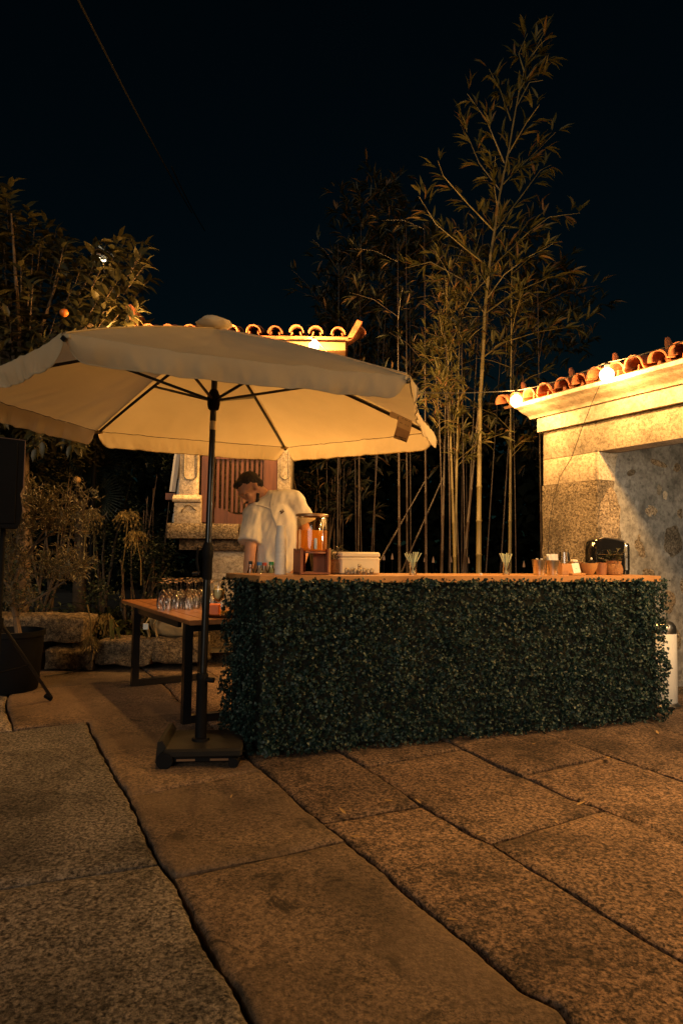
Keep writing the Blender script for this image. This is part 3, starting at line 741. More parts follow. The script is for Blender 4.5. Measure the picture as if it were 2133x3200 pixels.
# planked pine top
npl = 3
for k in range(npl):
    f0, f1 = k / npl, (k + 1) / npl
    a0 = BA + (BC - BA) * f0; a1 = BA + (BC - BA) * f1; b0 = BB + (BD - BB) * f0; b1 = BB + (BD - BB) * f1
    g = (a1 - a0).normalized() * .0012
    pr = [a0 + (g if k else -g * 8) - BU * .012, b0 + (g if k else -g * 8) - BU * .04, b1 - g - BU * .04, a1 - g - BU * .012]
    mb = MB(); z0, z1, bv = CZ - .042, CZ, .004
    cen = sum(pr, V(0, 0, 0)) / 4
    def ringp(s_, z): return [V(cen.x + (p.x - cen.x) * s_[0] , cen.y + (p.y - cen.y) * s_[0], z) for p in pr]
    rs = [ringp((.999,), z0), ringp((1,), z0 + bv), ringp((1,), z1 - bv), ringp((.9985,), z1)]
    vs = sum(rs, []); fs = [(r * 4 + q, r * 4 + (q + 1) % 4, r * 4 + 4 + (q + 1) % 4, r * 4 + 4 + q) for r in range(3) for q in range(4)] + [(3, 2, 1, 0), (12, 13, 14, 15)]
    part('counter_plank', mb.add(vs, fs), MT['counter'], bar, False)
# the hedge skin: rosettes of small round leaves
HV = []; HF = []; hn = 0
def hedge_face(p0, p1, z0, z1, nrm, dens):
    global hn
    L_ = (p1 - p0).length; n = int(L_ * (z1 - z0) * dens); u = np.array((p1 - p0).normalized()); nn = np.array(nrm)
    a = np.random.rand(n) * L_; z = z0 + np.random.rand(n) * (z1 - z0)
    lump = np.array([mnoise.noise(V(a[i] * 6, z[i] * 6, 3)) for i in range(n)])
    dep = np.random.rand(n) ** .7 * .055 + lump * .03 - .012 + (np.random.rand(n) > .985) * .03
    C = np.array(p0)[None] + u[None] * a[:, None] + nn[None] * dep[:, None]; C[:, 2] = z
    k = 5
    ax = nn[None] * .9 + np.random.normal(size=(n, 3)) * .55; ax[:, 2] += .25; ax /= np.linalg.norm(ax, axis=1)[:, None]
    t1 = np.cross(ax, np.random.normal(size=(n, 3))); t1 /= np.linalg.norm(t1, axis=1)[:, None]; t2 = np.cross(ax, t1)
    for q in range(k):
        ph = q * 2.399 + np.random.rand(n) * .7
        d = t1 * np.cos(ph)[:, None] + t2 * np.sin(ph)[:, None] + ax * (.25 + .5 * np.random.rand(n))[:, None]
        N_ = ax - d * .2 + np.random.normal(size=(n, 3)) * .25
        L = (.0075 + .0125 * np.random.rand(n)) * (1 + .35 * lump); W = L * (.72 + .2 * np.random.rand(n))
        vs, fs = leaves(C + ax * .002 * q, d, N_, L, W, .12)
        HV.append(vs); HF.append(fs + hn); hn += len(vs)
hedge_face(BA, BB, .02, CZ - .035, -BN, 3700)
sn = V(-(BC - BA).normalized().y, (BC - BA).normalized().x, 0); sn = sn if sn.x < 0 else -sn
hedge_face(BA, BC, .02, CZ - .03, sn, 3700)
hedge_face(BB, BD, .02, CZ - .035, BU, 2300)
hedge_face(BA + BN * .02, BB + BN * .02, CZ - .055, CZ - .02, -BN, 4500)
leafo = tris('hedge_leaves', np.concatenate(HV), np.concatenate(HF), MT['hedge'], bar, True, 'stuff')

# ================================================================== parasol
UC = V(-.81, 4.07, 0); UR, UZ, UROT, TX, TY = 1.516, 2.133, .309, -.026, .012
APEX = V(UC.x + .005, UC.y + .01, 2.66)
umb = thing('patio_umbrella', (-.829, 4.01, .10), 'large beige parasol with drooping valance and black ribs over the bar', 'parasol')
def rimpt(i):
    a = UROT + i * math.pi / 3; x, y = UR * math.cos(a), UR * math.sin(a); return V(UC.x + x, UC.y + y, UZ + TX * x + TY * y)
RP = [rimpt(i) for i in range(6)]
def canopy_pt(i, r, s):
    a, b = RP[i], RP[(i + 1) % 6]; e = a + (b - a) * s
    inn = 4 * s * (1 - s)
    cen = (a + b) / 2; inward = V(UC.x - cen.x, UC.y - cen.y, 0).normalized()
    e = e + inward * .035 * inn + V(0, 0, -.012 * inn)
    p = APEX + (e - APEX) * r
    sag = -.030 * inn * math.sin(math.pi * min(r, 1) ** 1.2) + .03 * math.sin(math.pi * r) * (1 - inn) * .6
    wr = .006 * mnoise.noise(V(r * 5 + i * 3.1, s * 9, 1.0)) * (r > .1) + .008 * mnoise.noise(V(r * 3 + i * 3.1, s * 26, 7.0)) * max(0, r - .65) * 2.5
    return p + V(0, 0, sag + wr)
for i in range(6):
    mb = MB(); n = 22
    mb.grid(lambda u, v: canopy_pt(i, .012 + .988 * v, u), 2 * n, n)
    part('canopy_panel', mb, MT['fabric'], umb)
    part('panel_seam', MB().tube([canopy_pt(i, .04 + .95 * k / 16, 0) + V(0, 0, .0035) for k in range(17)], .004, 5), MT['fabric'], umb)
def valance(i):
    a, b = RP[i], RP[(i + 1) % 6]; cen = (a + b) / 2; out = V(cen.x - UC.x, cen.y - UC.y, 0).normalized()
    near = out.y < -.3
    mb = MB(); nu, nv = 130, 10; sd_ = i * 11.7
    H = .118
    def fn(u, v):
        s = .004 + .992 * u
        top = canopy_pt(i, 1.0, s)
        e = min(u, 1 - u) * (b - a).length
        rc = .075
        h = H - (max(0, rc - e) / rc) ** 2 * .06
        h *= 1 + .05 * mnoise.noise(V(u * 3, sd_, 0))
        fl = .022 * mnoise.noise(V(u * 5.0, v * .6, sd_)) * v + .016 * mnoise.noise(V(u * 16, v * .8, sd_ + 5)) * v + .008 * mnoise.noise(V(u * 45, v * 1.2, sd_ + 8)) * v
        bell = (-.02 * v * v if near else .02 * v)
        if near and u < .25: bell += -.04 * v * v * (1 - u / .25)
        along = (b - a).normalized() * ((.5 - u) * .03 * v * v)
        return top + V(0, 0, -h * v + (.0 if not near else .016 * v * v)) + out * (.004 + bell + fl) + along
    mb.grid(fn, nu, nv); part('valance', mb, MT['fabric'], umb)
    hem = [fn(k / 60, 1.0) for k in range(61)]
    part('valance_hem', MB().tube(hem, .0035, 5), MT['fabric'], umb)
    seam = [fn(k / 60, .02) + out * -.004 for k in range(61)]
    part('seam', MB().tube(seam, .0022, 4), MT['beam'], umb)
for i in range(6): valance(i)
HUBZ = 2.20; pole_b = V(-.829, 4.01, .1); pole_t = V(UC.x, UC.y, 2.62)
def polept(z): return pole_b + (pole_t - pole_b) * ((z - pole_b.z) / (pole_t.z - pole_b.z))
hubp = polept(HUBZ)
for i in range(6):
    mb = MB(); top = APEX + V(0, 0, -.05); pts = [top + (RP[i] - V(0, 0, .012) - top) * (k / 6) + V(0, 0, -.012 + .018 * math.sin(math.pi * k / 6)) for k in range(7)]
    # square rib
    mb.tube(pts, .0135, 4); part('rib', mb, MT['black'], umb, False)
    j = pts[0] + (pts[6] - pts[0]) * .46 + V(0, 0, .004)
    part('strut', MB().tube([hubp + (V(j.x, j.y, hubp.z) - hubp).normalized() * .035, j], .0095, 6), MT['black'], umb)
    tip = RP[i]; d = V(tip.x - UC.x, tip.y - UC.y, 0).normalized()
    part('rib_end_pocket', MB().box(tip - d * .03 + V(0, 0, -.012), (.05, .05, .02), Matrix.Rotation(math.atan2(d.y, d.x), 3, 'Z'), .004), MT['fabric'], umb)
part('hub', MB().lathe([(.022, -.07), (.034, -.06), (.040, -.03), (.040, .02), (.03, .045), (.024, .06)], 14, hubp), MT['blackmatt'], umb)
part('crown', MB().lathe([(.03, -.06), (.045, -.04), (.045, .0), (.03, .02)], 14, APEX + V(0, 0, -.05)), MT['blackmatt'], umb)
part('pole', MB().tube([polept(.9), polept(1.37), polept(1.9), polept(2.6)], .0195, 16), MT['black'], umb)
part('lower_pole', MB().tube([polept(.12), polept(.5), polept(1.24)], .0225, 16), MT['black'], umb)
part('pole_band', MB().tube([polept(2.005), polept(2.06)], .0205, 16), MT['steel'], umb)
cz = 1.24
cl = part('clamp', MB().lathe([(.026, -.17), (.030, -.16), (.030, -.04), (.034, -.03), (.036, .02), (.028, .05), (.022, .06)], 16, polept(cz)), MT['blackmatt'], umb)
part('crank_handle', MB().tube([polept(cz) + V(-.03, -.03, .02), polept(cz) + V(-.055, -.03, .03), polept(cz) + V(-.06, -.03, -.06), polept(cz) + V(-.045, -.03, -.13)], .008, 8), MT['black'], cl)
part('crank_knob', MB().tube([polept(cz) + V(-.045, -.03, -.13), polept(cz) + V(-.085, -.03, -.135)], .012, 8), MT['black'], cl)
part('finial_cap', MB().ell(APEX + V(-.02, 0, .03), (.11, .10, .035), None, 20, 8, .3), MT['fabric'], umb)
# paper hang-tags on the right rib
TAGM = simple('hang_tag_card', (.75, .60, .45), (.66, .52, .38), .6, 20)
def hangtag(x0, y0, x1, y1, x2, y2, x3, y3, Y, col, name):
    pts = [at(x, y, Y) for x, y in ((x0, y0), (x1, y1), (x2, y2), (x3, y3))]
    n = V(0, 1, 0) * .0015
    vs = pts + [p + n for p in pts]
    return part(name, MB().add(vs, [(0, 1, 2, 3), (7, 6, 5, 4), (0, 4, 5, 1), (1, 5, 6, 2), (2, 6, 7, 3), (3, 7, 4, 0)]), col, umb, False)
rt_ = APEX + (RP[0] - APEX) * .80
TY_ = rt_.y - .06
t1 = hangtag(1222, 1278, 1247, 1288, 1240, 1311, 1215, 1301, TY_, TAGM, 'hang_tag')
t2 = hangtag(1247, 1290, 1289, 1309, 1281, 1351, 1238, 1331, TY_, TAGM, 'hang_tag')
TAGD = simple('hang_tag_print', (.50, .36, .28), (.42, .29, .22), .6, 20)
t3 = hangtag(1239, 1331, 1281, 1350, 1270, 1382, 1228, 1368, TY_ - .002, TAGD, 'hang_tag')
INK = simple('tag_ink', (.03, .015, .012), rough=.7)
def tagline(xa, ya, xb, yb, marks, h, Yo, parent):
    mb = MB()
    for k, w in enumerate(marks):
        if w == ' ': continue
        u = (k + .15) / len(marks); u2 = (k + .8) / len(marks)
        p = [at(xa + (xb - xa) * u, ya + (yb - ya) * u, Yo), at(xa + (xb - xa) * u2, ya + (yb - ya) * u2, Yo)]
        mb.add([p[0], p[1], p[1] + V(.002, 0, -h), p[0] + V(.002, 0, -h)], [(0, 1, 2, 3)])
    part('print', mb, INK, parent, False)
# small unreadable print on the card
tagline(1243, 1362, 1266, 1369, 'xxxxxxx xx', .009, TY_ - .004, t3); tagline(1250, 1369, 1268, 1377, 'xxxxxx', .013, TY_ - .004, t3); tagline(1233, 1358, 1240, 1361, 'xx', .012, TY_ - .004, t3)
tagline(1255, 1306, 1280, 1317, 'x xx x', .005, TY_ - .003, t2); tagline(1248, 1318, 1276, 1331, 'xx  x x', .005, TY_ - .003, t2); tagline(1230, 1283, 1242, 1288, 'xxx', .006, TY_ - .003, t1)
# ---- weighted base on wheels
ub = thing('umbrella_base', (-.80, 4.02, 0), 'low grey wheeled base plate holding the parasol pole', 'parasol base')
MZ = Matrix.Rotation(R(6), 3, 'Z')
part('plate', MB().box((-.80, 4.03, .085), (.45, .42, .05), MZ, .012), MT['gunmetal'], ub)
part('skirt', MB().box((-.80, 4.03, .047), (.41, .38, .03), MZ, .006), MT['blackmatt'], ub)
for dx in (-.115, .075): part('slot_light_strip', MB().box(V(-.80, 4.03, 0) + MZ @ V(dx + .02, -.192, .046), (.105, .004, .012), MZ), MT['beamlight'], ub, False)  # pale strips painted in for light seen through slots in the base
part('side_ridge', MB().prism([(-.03, .03), (.03, .03), (.028, .125), (.008, .155), (-.018, .15)], lambda a, z, t: V(-.80, 4.03, 0) + MZ @ V(-.238 + a, t, z), [-.19, -.1, .21]), MT['gunmetal'], ub)
for dx, dy in ((-.21, -.18), (.18, -.18), (-.18, .18), (.18, .18)):
    c = V(-.80, 4.03, 0) + MZ @ V(dx, dy, 0); r = .048 if (dx, dy) == (-.21, -.18) else .03
    part('wheel', MB().tube([c + V(0, -.035, r), c + V(0, .035, r)], r, 18), MT['blackmatt'], ub)
part('sleeve', MB().lathe([(.055, .11), (.05, .125), (.035, .13), (.033, .46), (.036, .47), (.036, .50), (.028, .51)], 16, (-.829, 4.01, 0)), MT['blackmatt'], ub)
part('knob', MB().tube([(-.829 + .03, 4.0, .47), (-.829 + .075, 3.99, .47)], .016, 10), MT['blackmatt'], ub)

# ================================================================== wooden table at the left
TZ = .755
TF = V(-1.055, 4.62, 0); TL = V(-.52, .854, 0).normalized(); TW = V(TL.y, -TL.x, 0)
TLEN, TWID = 2.05, .72
tab = thing('wooden_table', TF + TL * TLEN / 2 + TW * TWID / 2, 'brown plank table on black steel legs beside the bar', 'table')
def tp(a, b, z): return TF + TL * a + TW * b + V(0, 0, z)
nb = 6
for k in range(nb):
    w = TWID / nb; b0 = w * k + (.0 if k == 0 else .0015)
    mb = MB().prism([(0, 0.012), (0.008, 0), (w - .0105, 0), (w - .0025, .012), (w - .0025, .030), (w - .006, .034), (.004, .034), (0, .030)], lambda a, z, t: tp(t, b0 + a, TZ - .034 + z), [0.0, .02, TLEN - .02, TLEN])
    part('plank', mb, MT['tabletop'], tab)
for e in (.16, TLEN - .42):
    for b in (.045, TWID - .045):
        part('leg', MB().box(tp(e, b, (TZ - .034) / 2 + .0), (.06, .06, TZ - .036), Matrix.Rotation(math.atan2(TL.y, TL.x), 3, 'Z')), MT['black'], tab, False)
    for z in (.032, TZ - .068):
        part('crossbar', MB().box(tp(e, TWID / 2, z), (.058, TWID - .152, .055), Matrix.Rotation(math.atan2(TL.y, TL.x), 3, 'Z')), MT['black'], tab, False)
part('apron_rail', MB().box(tp(TLEN / 2, .05, TZ - .064), (TLEN - .75, .03, .05), Matrix.Rotation(math.atan2(TL.y, TL.x), 3, 'Z')), MT['black'], tab, False)
# wine glasses upside down
def wineglass(name, label, group, up=False):
    t = thing(name, (0, 0, 0), label, 'wine glass', group)
    b = [(.034, 0), (.041, .035), (.043, .06), (.038, .09), (.022, .112), (.006, .122)]
    s_ = [(.006, .122), (.0042, .14), (.004, .205), (.006, .217)]
    f = [(.006, .217), (.02, .222), (.036, .2255), (.0365, .228), (.0, .228)]
    if up: b, s_, f = [[(r, .228 - z) for r, z in q] for q in (b, s_, f)]
    part('bowl', MB().lathe(b, 20, cap0=False, cap1=False), MT['glass'], t)
    part('stem', MB().lathe(s_, 8, cap0=False, cap1=False), MT['glassT'], t)
    part('foot', MB().lathe(f, 20, cap0=False, cap1=False), MT['glassT'], t)
    return t
g0 = wineglass('wine_glass', 'empty wine glass upside down on the wooden table', 'upturned wine glasses on the table')
spots = []
for a in np.arange(.80, 1.72, .098):
    for b in np.arange(.07, .68, .094):
        x, y = a + rnd(-.012, .012), b + rnd(-.012, .012)
        px = proj(tp(x, y, TZ + .1))[0]
        if 505 < px < 720: spots.append((x, y))
random.shuffle(spots); spots = spots[:44]
for k, (x, y) in enumerate(spots):
    o = g0 if k == 0 else copy_tree(g0)
    o.location = tp(x, y, TZ + .001)
# tray, cocktail glass, candle
trc = tp(.20, .36, TZ + .002)
solo('round_tray', MB().lathe([(.0, .0), (.165, .0), (.178, .022), (.182, .024), (.182, .020), (.168, -.001)], 40, trc, cap0=False, cap1=False), simple('tray_brass', (.34, .24, .12), rough=.18, metal=1.0), trc, 'round shiny metal tray on the near end of the wooden table', 'tray')
cg = wineglass('cocktail_glass', 'stemmed glass with a frothy pale yellow drink on the tray', None, True); cgp = tp(.15, .27, TZ + .006)
fr = simple('pale_foam', (.80, .66, .30), (.72, .52, .20), .6, 30, bmp=.4)
part('drink', MB().lathe([(.007, .110), (.021, .118), (.036, .138), (.0405, .166), (.038, .200), (0, .204)], 20, cap0=False, cap1=False), fr, cg)
cg.location = cgp
cd = at(670, 1900, trc.y); cdp = V(cd.x, trc.y + .0, TZ + .006)
cdl = solo('orange_candle', MB().box(cdp + V(0, 0, .042), (.082, .082, .084), None, .006), simple('orange_wax', (.80, .16, .02), (.7, .12, .015), .5, 6), cdp, 'square orange block standing on the tray by the parasol pole', 'candle')
part('wick', MB().tube([cdp + V(0, 0, .084), cdp + V(.002, 0, .094)], .0018, 5), MT['black'], cdl)
# backpack under the table on the low wall
bz = at(545, 1998, 6.78).z; bp = at(545, 1955, 6.98); bag = thing('backpack', (bp.x, 6.98, bz), 'beige backpack with straps lying on the stones behind the table', 'backpack')
BG = cloth('bag_canvas', (.52, .40, .22), (.42, .31, .16), .0, 60, .5)
remeshed(MB().ell((bp.x, 6.98, bz + .16), (.27, .18, .17), None, 20, 14).ell((bp.x + .14, 6.95, bz + .14), (.2, .17, .14), None, 16, 12), 'bag_body', BG, .02, 4, bag, lambda p: .014 * mnoise.noise(V(p.x * 9, p.y * 4, p.z * 22)))
st = [V(bp.x - .22, 6.84, bz + .02), V(bp.x - .24, 6.78, bz + .16), V(bp.x - .17, 6.78, bz + .28), V(bp.x - .06, 6.84, bz + .33)]
part('strap', MB().tube(st, .028, 8, flat=.35), BG, bag); part('strap', MB().tube([p + V(.085, -.02, 0) for p in st], .022, 8, flat=.35), BG, bag)
part('buckle', MB().box(V(bp.x - .235, 6.75, bz + .13), (.05, .02, .06)), MT['white'], bag, False)

# ================================================================== the person behind the bar
PY = 4.78
def pp(x, y, dy=0.0): return at(x, y, PY + dy)
per = thing('person', (pp(868, 1900).x, PY + .05, 0), 'man in a cream short-sleeved shirt and glasses bending over behind the bar', 'person')
# head, facing down to the left
F_ = V(-.60, -.48, -.68).normalized(); U_ = V(-.50, -.12, .86); U_ = (U_ - F_ * U_.dot(F_)).normalized(); X_ = F_.cross(U_)
HC = pp(782, 1530, -.02)
HR = Matrix((X_, F_, U_)).transposed()
def hd(x, y, z): return HC + HR @ V(x, y, z)
neck_b = pp(838, 1560, .02)
body = MB()
body.ell(hd(0, -.012, .03), (.073, .096, .088), HR, 20, 14)
body.ell(hd(0, .030, -.045), (.055, .058, .068), HR, 16, 12)
body.ell(hd(0, .045, -.088), (.034, .034, .026), HR, 12, 8)            # chin
body.ell(hd(0, .070, .020), (.050, .022, .018), HR, 12, 8)             # brow
body.tube([hd(0, .082, .012), hd(0, .103, -.012), hd(0, .112, -.034), hd(0, .085, -.040)], [.008, .011, .014, .010], 8)   # nose
body.tube([hd(-.022, .083, -.062), hd(0, .089, -.062), hd(.022, .083, -.062)], .008, 8)  # lips
for s_ in (-1, 1):
    body.ell(hd(s_ * .076, -.012, -.008), (.010, .020, .032), HR, 10, 8)
    body.ell(hd(s_ * .040, .062, -.018), (.022, .018, .018), HR, 10, 8)  # cheeks
body.tube([hd(0, -.035, -.035), hd(0, -.045, -.085), neck_b, pp(852, 1600, .04)], [.056, .054, .058, .075], 14)
sl, sr = pp(792, 1608, -.02), pp(918, 1566, .05)
hip = pp(880, 1930, .10)
body.tube([pp(848, 1585, .04), pp(858, 1680, .05), pp(870, 1800, .07), hip], [.095, .105, .11, .12], 14)
body.tube([sl, pp(848, 1590, .03), sr], [.045, .06, .045], 12)
el, wl_ = pp(782, 1716, -.10), pp(771, 1800, -.11)
body.tube([sl, pp(788, 1660, -.05), el, pp(777, 1765, -.11), wl_], [.048, .048, .042, .040, .029], 12)
er, wr_ = pp(958, 1680, .10), pp(938, 1775, -.02)
body.tube([sr, pp(940, 1620, .08), er, pp(948, 1730, .04), wr_], [.048, .048, .043, .038, .029], 12)
def hand(w, d, side):
    d = d.normalized(); sx = d.cross(V(0, 1, 0)).normalized(); up = sx.cross(d)
    body.tube([w, w + d * .04, w + d * .085], [.028, .036, .034], 10, flat=.6)
    for q, (o, l) in enumerate(((-.027, .062), (-.009, .074), (.009, .070), (.026, .056))):
        b0 = w + d * .08 + sx * o; body.tube([b0, b0 + d * l * .45 - up * .008, b0 + d * l * .8 - up * .026, b0 + d * l * .9 - up * .046], [.0095, .009, .0085, .007], 8)
    b0 = w + d * .03 + sx * .03 * side; body.tube([b0, b0 + d * .03 + sx * .022 * side, b0 + d * .058 + sx * .03 * side - up * .01], [.012, .010, .008], 8)
hand(wl_, V(.05, -.15, -1), 1); hand(wr_, V(-.1, -.6, -.5), -1)
for s_ in (-1, 1):
    h_ = hip + V(.085 * s_, 0, -.04); body.tube([h_, V(h_.x + .01 * s_, PY + .08, .48), V(h_.x + .02 * s_, PY + .10, .09), V(h_.x + .02 * s_, PY + .02, .05), V(h_.x + .02 * s_, PY - .08, .04)], [.09, .062, .042, .045, .035], 12)
remeshed(body, 'body', MT['skin'], .0075, 3, per)
hair = MB(); hair.ell(hd(0, -.024, .052), (.080, .098, .080), HR, 22, 14); hair.ell(hd(0, -.062, .005), (.070, .055, .068), HR, 16, 10); hair.ell(hd(0, .045, .088), (.055, .045, .032), HR, 16, 10)
hair.ell(hd(.052, -.02, .02), (.026, .045, .045), HR, 12, 8); hair.ell(hd(-.052, -.02, .02), (.026, .045, .045), HR, 12, 8)
remeshed(hair, 'hair', MT['hair'], .0075, 2, per, lambda p: .004 * mnoise.noise(p * 60) + .003 * mnoise.noise(p * 130) - .004)
brd = MB(); brd.ell(hd(0, .050, -.092), (.036, .032, .026), HR, 12, 8); brd.tube([hd(-.026, .086, -.054), hd(0, .096, -.049), hd(.026, .086, -.054)], [.005, .008, .005], 8)
for s_ in (-1, 1): brd.tube([hd(s_ * .058, .0, -.05), hd(s_ * .05, .03, -.085), hd(s_ * .03, .055, -.1)], [.012, .014, .012], 8)
remeshed(brd, 'beard', MT['hair'], .0055, 2, per, lambda p: .002 * mnoise.noise(p * 150))
gl = MB()
for s_ in (-1, 1):
    c = hd(s_ * .031, .094, .002); gl.tube([c + HR @ V(.024 * math.cos(a), -.004 * abs(math.cos(a)), .020 * math.sin(a)) for a in np.linspace(0, 2 * math.pi, 17)], .0016, 5)
    gl.tube([hd(s_ * .055, .090, .006), hd(s_ * .074, .05, .008), hd(s_ * .079, -.012, .006)], .0016, 5)
gl.tube([hd(-.008, .094, .005), hd(0, .097, .008), hd(.008, .094, .005)], .0016, 5)
part('glasses', gl, simple('wire_frame', (.75, .62, .4), rough=.25, metal=1.0), per)
sh = MB()
sh.tube([pp(850, 1572, .03), pp(853, 1605, .03), pp(858, 1680, .045), pp(868, 1790, .06), pp(876, 1880, .07)], [.085, .122, .142, .140, .148], 18, flat=1.30)
sh.tube([sl + V(-.005, 0, .012), pp(825, 1584, .01), pp(850, 1570, .02), pp(880, 1558, .03), sr + V(.008, 0, .012)], [.066, .082, .088, .082, .068], 14)
sh.ell(sr + V(.012, 0, -.004), (.078, .078, .076)); sh.ell(sl + V(-.008, 0, -.002), (.078, .078, .078))
sh.tube([sl, pp(786, 1650, -.04), pp(777, 1697, -.085)], [.076, .080, .086], 14); sh.tube([sr, pp(936, 1598, .07), pp(953, 1634, .09)], [.078, .080, .086], 14)
sh.tube([pp(851, 1556, .02), pp(842, 1545, .015)], [.082, .068], 14)
def crease(p):
    a = pp(858, 1680); q = p - a
    return .012 * mnoise.noise(V(q.x * 16 + q.z * 5, q.y * 7, q.z * 3.5)) + .007 * mnoise.noise(V(q.x * 34 - q.z * 10, 2, q.z * 7)) + .0035 * math.sin(q.x * 60 + q.z * 18 + 3 * mnoise.noise(q * 6)) * max(0, min(1, -q.z * 6 + .3))
shirt = remeshed(sh, 'shirt', MT['shirt'], .009, 3, per, crease)
# placket and neckline band, embroidered badge, sleeve hems
def front(x, y, o=.0):
    # point on the shirt front under photo pixel (x, y), found by ray casting on the finished shirt mesh
    d = ray(x, y).normalized(); org = V(0, 0, EYE) - OFF[per.name]
    ok, loc, n, _i = shirt.ray_cast(org, d)
    return (loc + OFF[per.name] - d * (.004 + o)) if ok else at(x, y, PY - .12)
bpy.context.view_layer.update()
pk = [front(x, y) for x, y in ((851, 1540), (848, 1556), (845, 1575), (846, 1590), (852, 1612), (860, 1632), (867, 1652), (870, 1662))]
part('placket', MB().tube(pk, .0095, 6, flat=.4), MT['shirt'], shirt)
part('neckline', MB().tube([front(x, y) for x, y in ((800, 1578), (815, 1580), (830, 1584), (845, 1590))], .006, 6), MT['shirt'], shirt)
bdg = MB()
for a, b, r in ((877, 1598, 3.2), (881, 1601, 3.4), (885, 1598, 2.6), (879, 1604, 2.4), (883, 1594, 1.8)):
    c = front(a, b); bdg.ell(c, (r / 430, .003, r / 480), None, 8, 6)
part('embroidered_badge', bdg, simple('badge_thread', (.14, .08, .045), rough=.8), shirt)
# trousers and shoes (mostly behind the bar)
tr = MB(); tr.tube([pp(878, 1880, .08), hip, hip + V(0, 0, -.08)], [.165, .175, .16], 14)
for s_ in (-1, 1):
    h_ = hip + V(.085 * s_, 0, -.05); tr.tube([h_, V(h_.x + .01 * s_, PY + .08, .48), V(h_.x + .02 * s_, PY + .10, .10)], [.105, .085, .07], 12)
remeshed(tr, 'trousers', MT['trouser'], .018, 3, per, lambda p: .005 * mnoise.noise(p * 14))
for s_ in (-1, 1):
    h_ = hip + V(.105 * s_, 0, 0); part('shoe', MB().ell((h_.x, PY + .03, .05), (.05, .14, .05), None, 14, 10), MT['blackmatt'], per)

# ================================================================== things on the bar
def onbar(px, d): return barpt(px, d, CZ + .0006)
BR = Matrix.Rotation(math.atan2(BU.y, BU.x), 3, 'Z')
# nested paper cups
cp = onbar(875, .26); CUP = simple('paper_cup_grey', (.74, .71, .66), (.70, .66, .6), .6, 12)
cupm = MB().lathe([(.026, .0), (.0365, .086), (.0385, .088), (.0385, .0915), (.036, .0915), (.0255, .003), (0, .003)], 22, cap0=True, cap1=False).mesh('paper_cup', CUP)
ncup = 27
for k in range(ncup):
    o = bpy.data.objects.new('paper_cup', cupm); COL.objects.link(o); OFF[o.name] = V(0, 0, 0)
    o.location = cp + V(rnd(-.0008, .0008), rnd(-.0008, .0008), .0915 + .0088 * k); o.rotation_euler = (math.pi, 0, rnd(0, 6))
    if k == ncup - 1: tag(o, 'topmost white paper cup of the tall upside-down stack on the bar', 'paper cup', 'stacked paper cups')
    elif k == 0: tag(o, 'bottom paper cup of the tall stack, standing on the bar top', 'paper cup', 'stacked paper cups')
    else: tag(o, 'paper cup nested inside the tall stack beside the drink dispenser', 'paper cup', 'stacked paper cups')
MT['cupbr'] = simple('lid_bronze', (.40, .24, .12), rough=.4, metal=.6)
# drink dispenser on a wooden stand
dp = onbar(972, .25); dis = thing('drink_dispenser', dp, 'glass drink dispenser half full of orange juice on a wooden stand', 'drink dispenser')
rD, hS, hJ = .107, .152, .245
part('jar', MB().lathe([(.0, hS), (rD - .012, hS), (rD, hS + .012), (rD, hS + hJ - .03), (rD - .006, hS + hJ - .018), (rD - .002, hS + hJ - .012)], 40, dp, cap0=False, cap1=False), MT['glassJ'], dis)
JM = bpy.data.materials.new('orange_juice'); JM.use_nodes = True; jn = JM.node_tree; jb = jn.nodes['Principled BSDF']
jb.inputs['Base Color'].default_value = (.95, .55, .10, 1); jb.inputs['Roughness'].default_value = .25
jt = jn.nodes.new('ShaderNodeBsdfTranslucent'); jt.inputs[0].default_value = (1.0, .62, .12, 1); jm = jn.nodes.new('ShaderNodeMixShader'); jm.inputs[0].default_value = .7
jn.links.new(jb.outputs[0], jm.inputs[1]); jn.links.new(jt.outputs[0], jm.inputs[2]); jn.links.new(jm.outputs[0], jn.nodes['Material Output'].inputs[0])
part('juice', MB().lathe([(0, hS + .006), (rD - .014, hS + .006), (rD - .005, hS + .016), (rD - .005, hS + .14), (0, hS + .14)], 40, dp, cap0=False, cap1=False), JM, dis)
part('lid', MB().lathe([(0, hS + hJ + .006), (rD - .004, hS + hJ + .006), (rD + .003, hS + hJ), (rD + .003, hS + hJ - .012), (rD - .006, hS + hJ - .014)], 40, dp, cap0=False, cap1=False), MT['cupbr'], dis)
tapd = V(dp.x * -.05 + .03, -1, 0).normalized(); tb = dp + V(.03, 0, 0) + V(0, -rD * .93, hS + .045)
tap = part('tap', MB().tube([tb + V(0, .02, 0), tb + V(0, -.03, 0)], .011, 10), MT['chrome'], dis)
part('tap_lever', MB().tube([tb + V(0, -.03, -.03), tb + V(0, -.03, .042)], .0115, 10), MT['chrome'], tap)
stn = part('stand', MB().box(dp + V(0, .0, .010), (.20, .20, .012), BR), MT['standwood'], dis, False)
for sx_ in (-1, 1):
    part('stand_panel', MB().box(dp + BR @ V(.092 * sx_, 0, .085), (.016, .185, .17), BR), MT['standwood'], stn, False)
part('stand_panel', MB().box(dp + BR @ V(.045, -.02, .085), (.075, .014, .165), BR), MT['standwood'], stn, False)
part('stand_panel', MB().box(dp + BR @ V(-.055, .06, .085), (.06, .014, .165), BR), MT['standwood'], stn, False)
part('stand_ring', MB().lathe([(rD - .03, hS - .012), (rD + .004, hS - .012), (rD + .004, hS - .001), (rD - .03, hS - .001)], 30, dp, cap0=False, cap1=False), MT['standwood'], stn)
part('corner_post', MB().box(dp + BR @ V(.098, -.088, .088), (.012, .012, .176), BR), MT['counter'], stn, False); part('corner_post', MB().box(dp + BR @ V(-.098, -.088, .088), (.012, .012, .176), BR), MT['standwood'], stn, False)
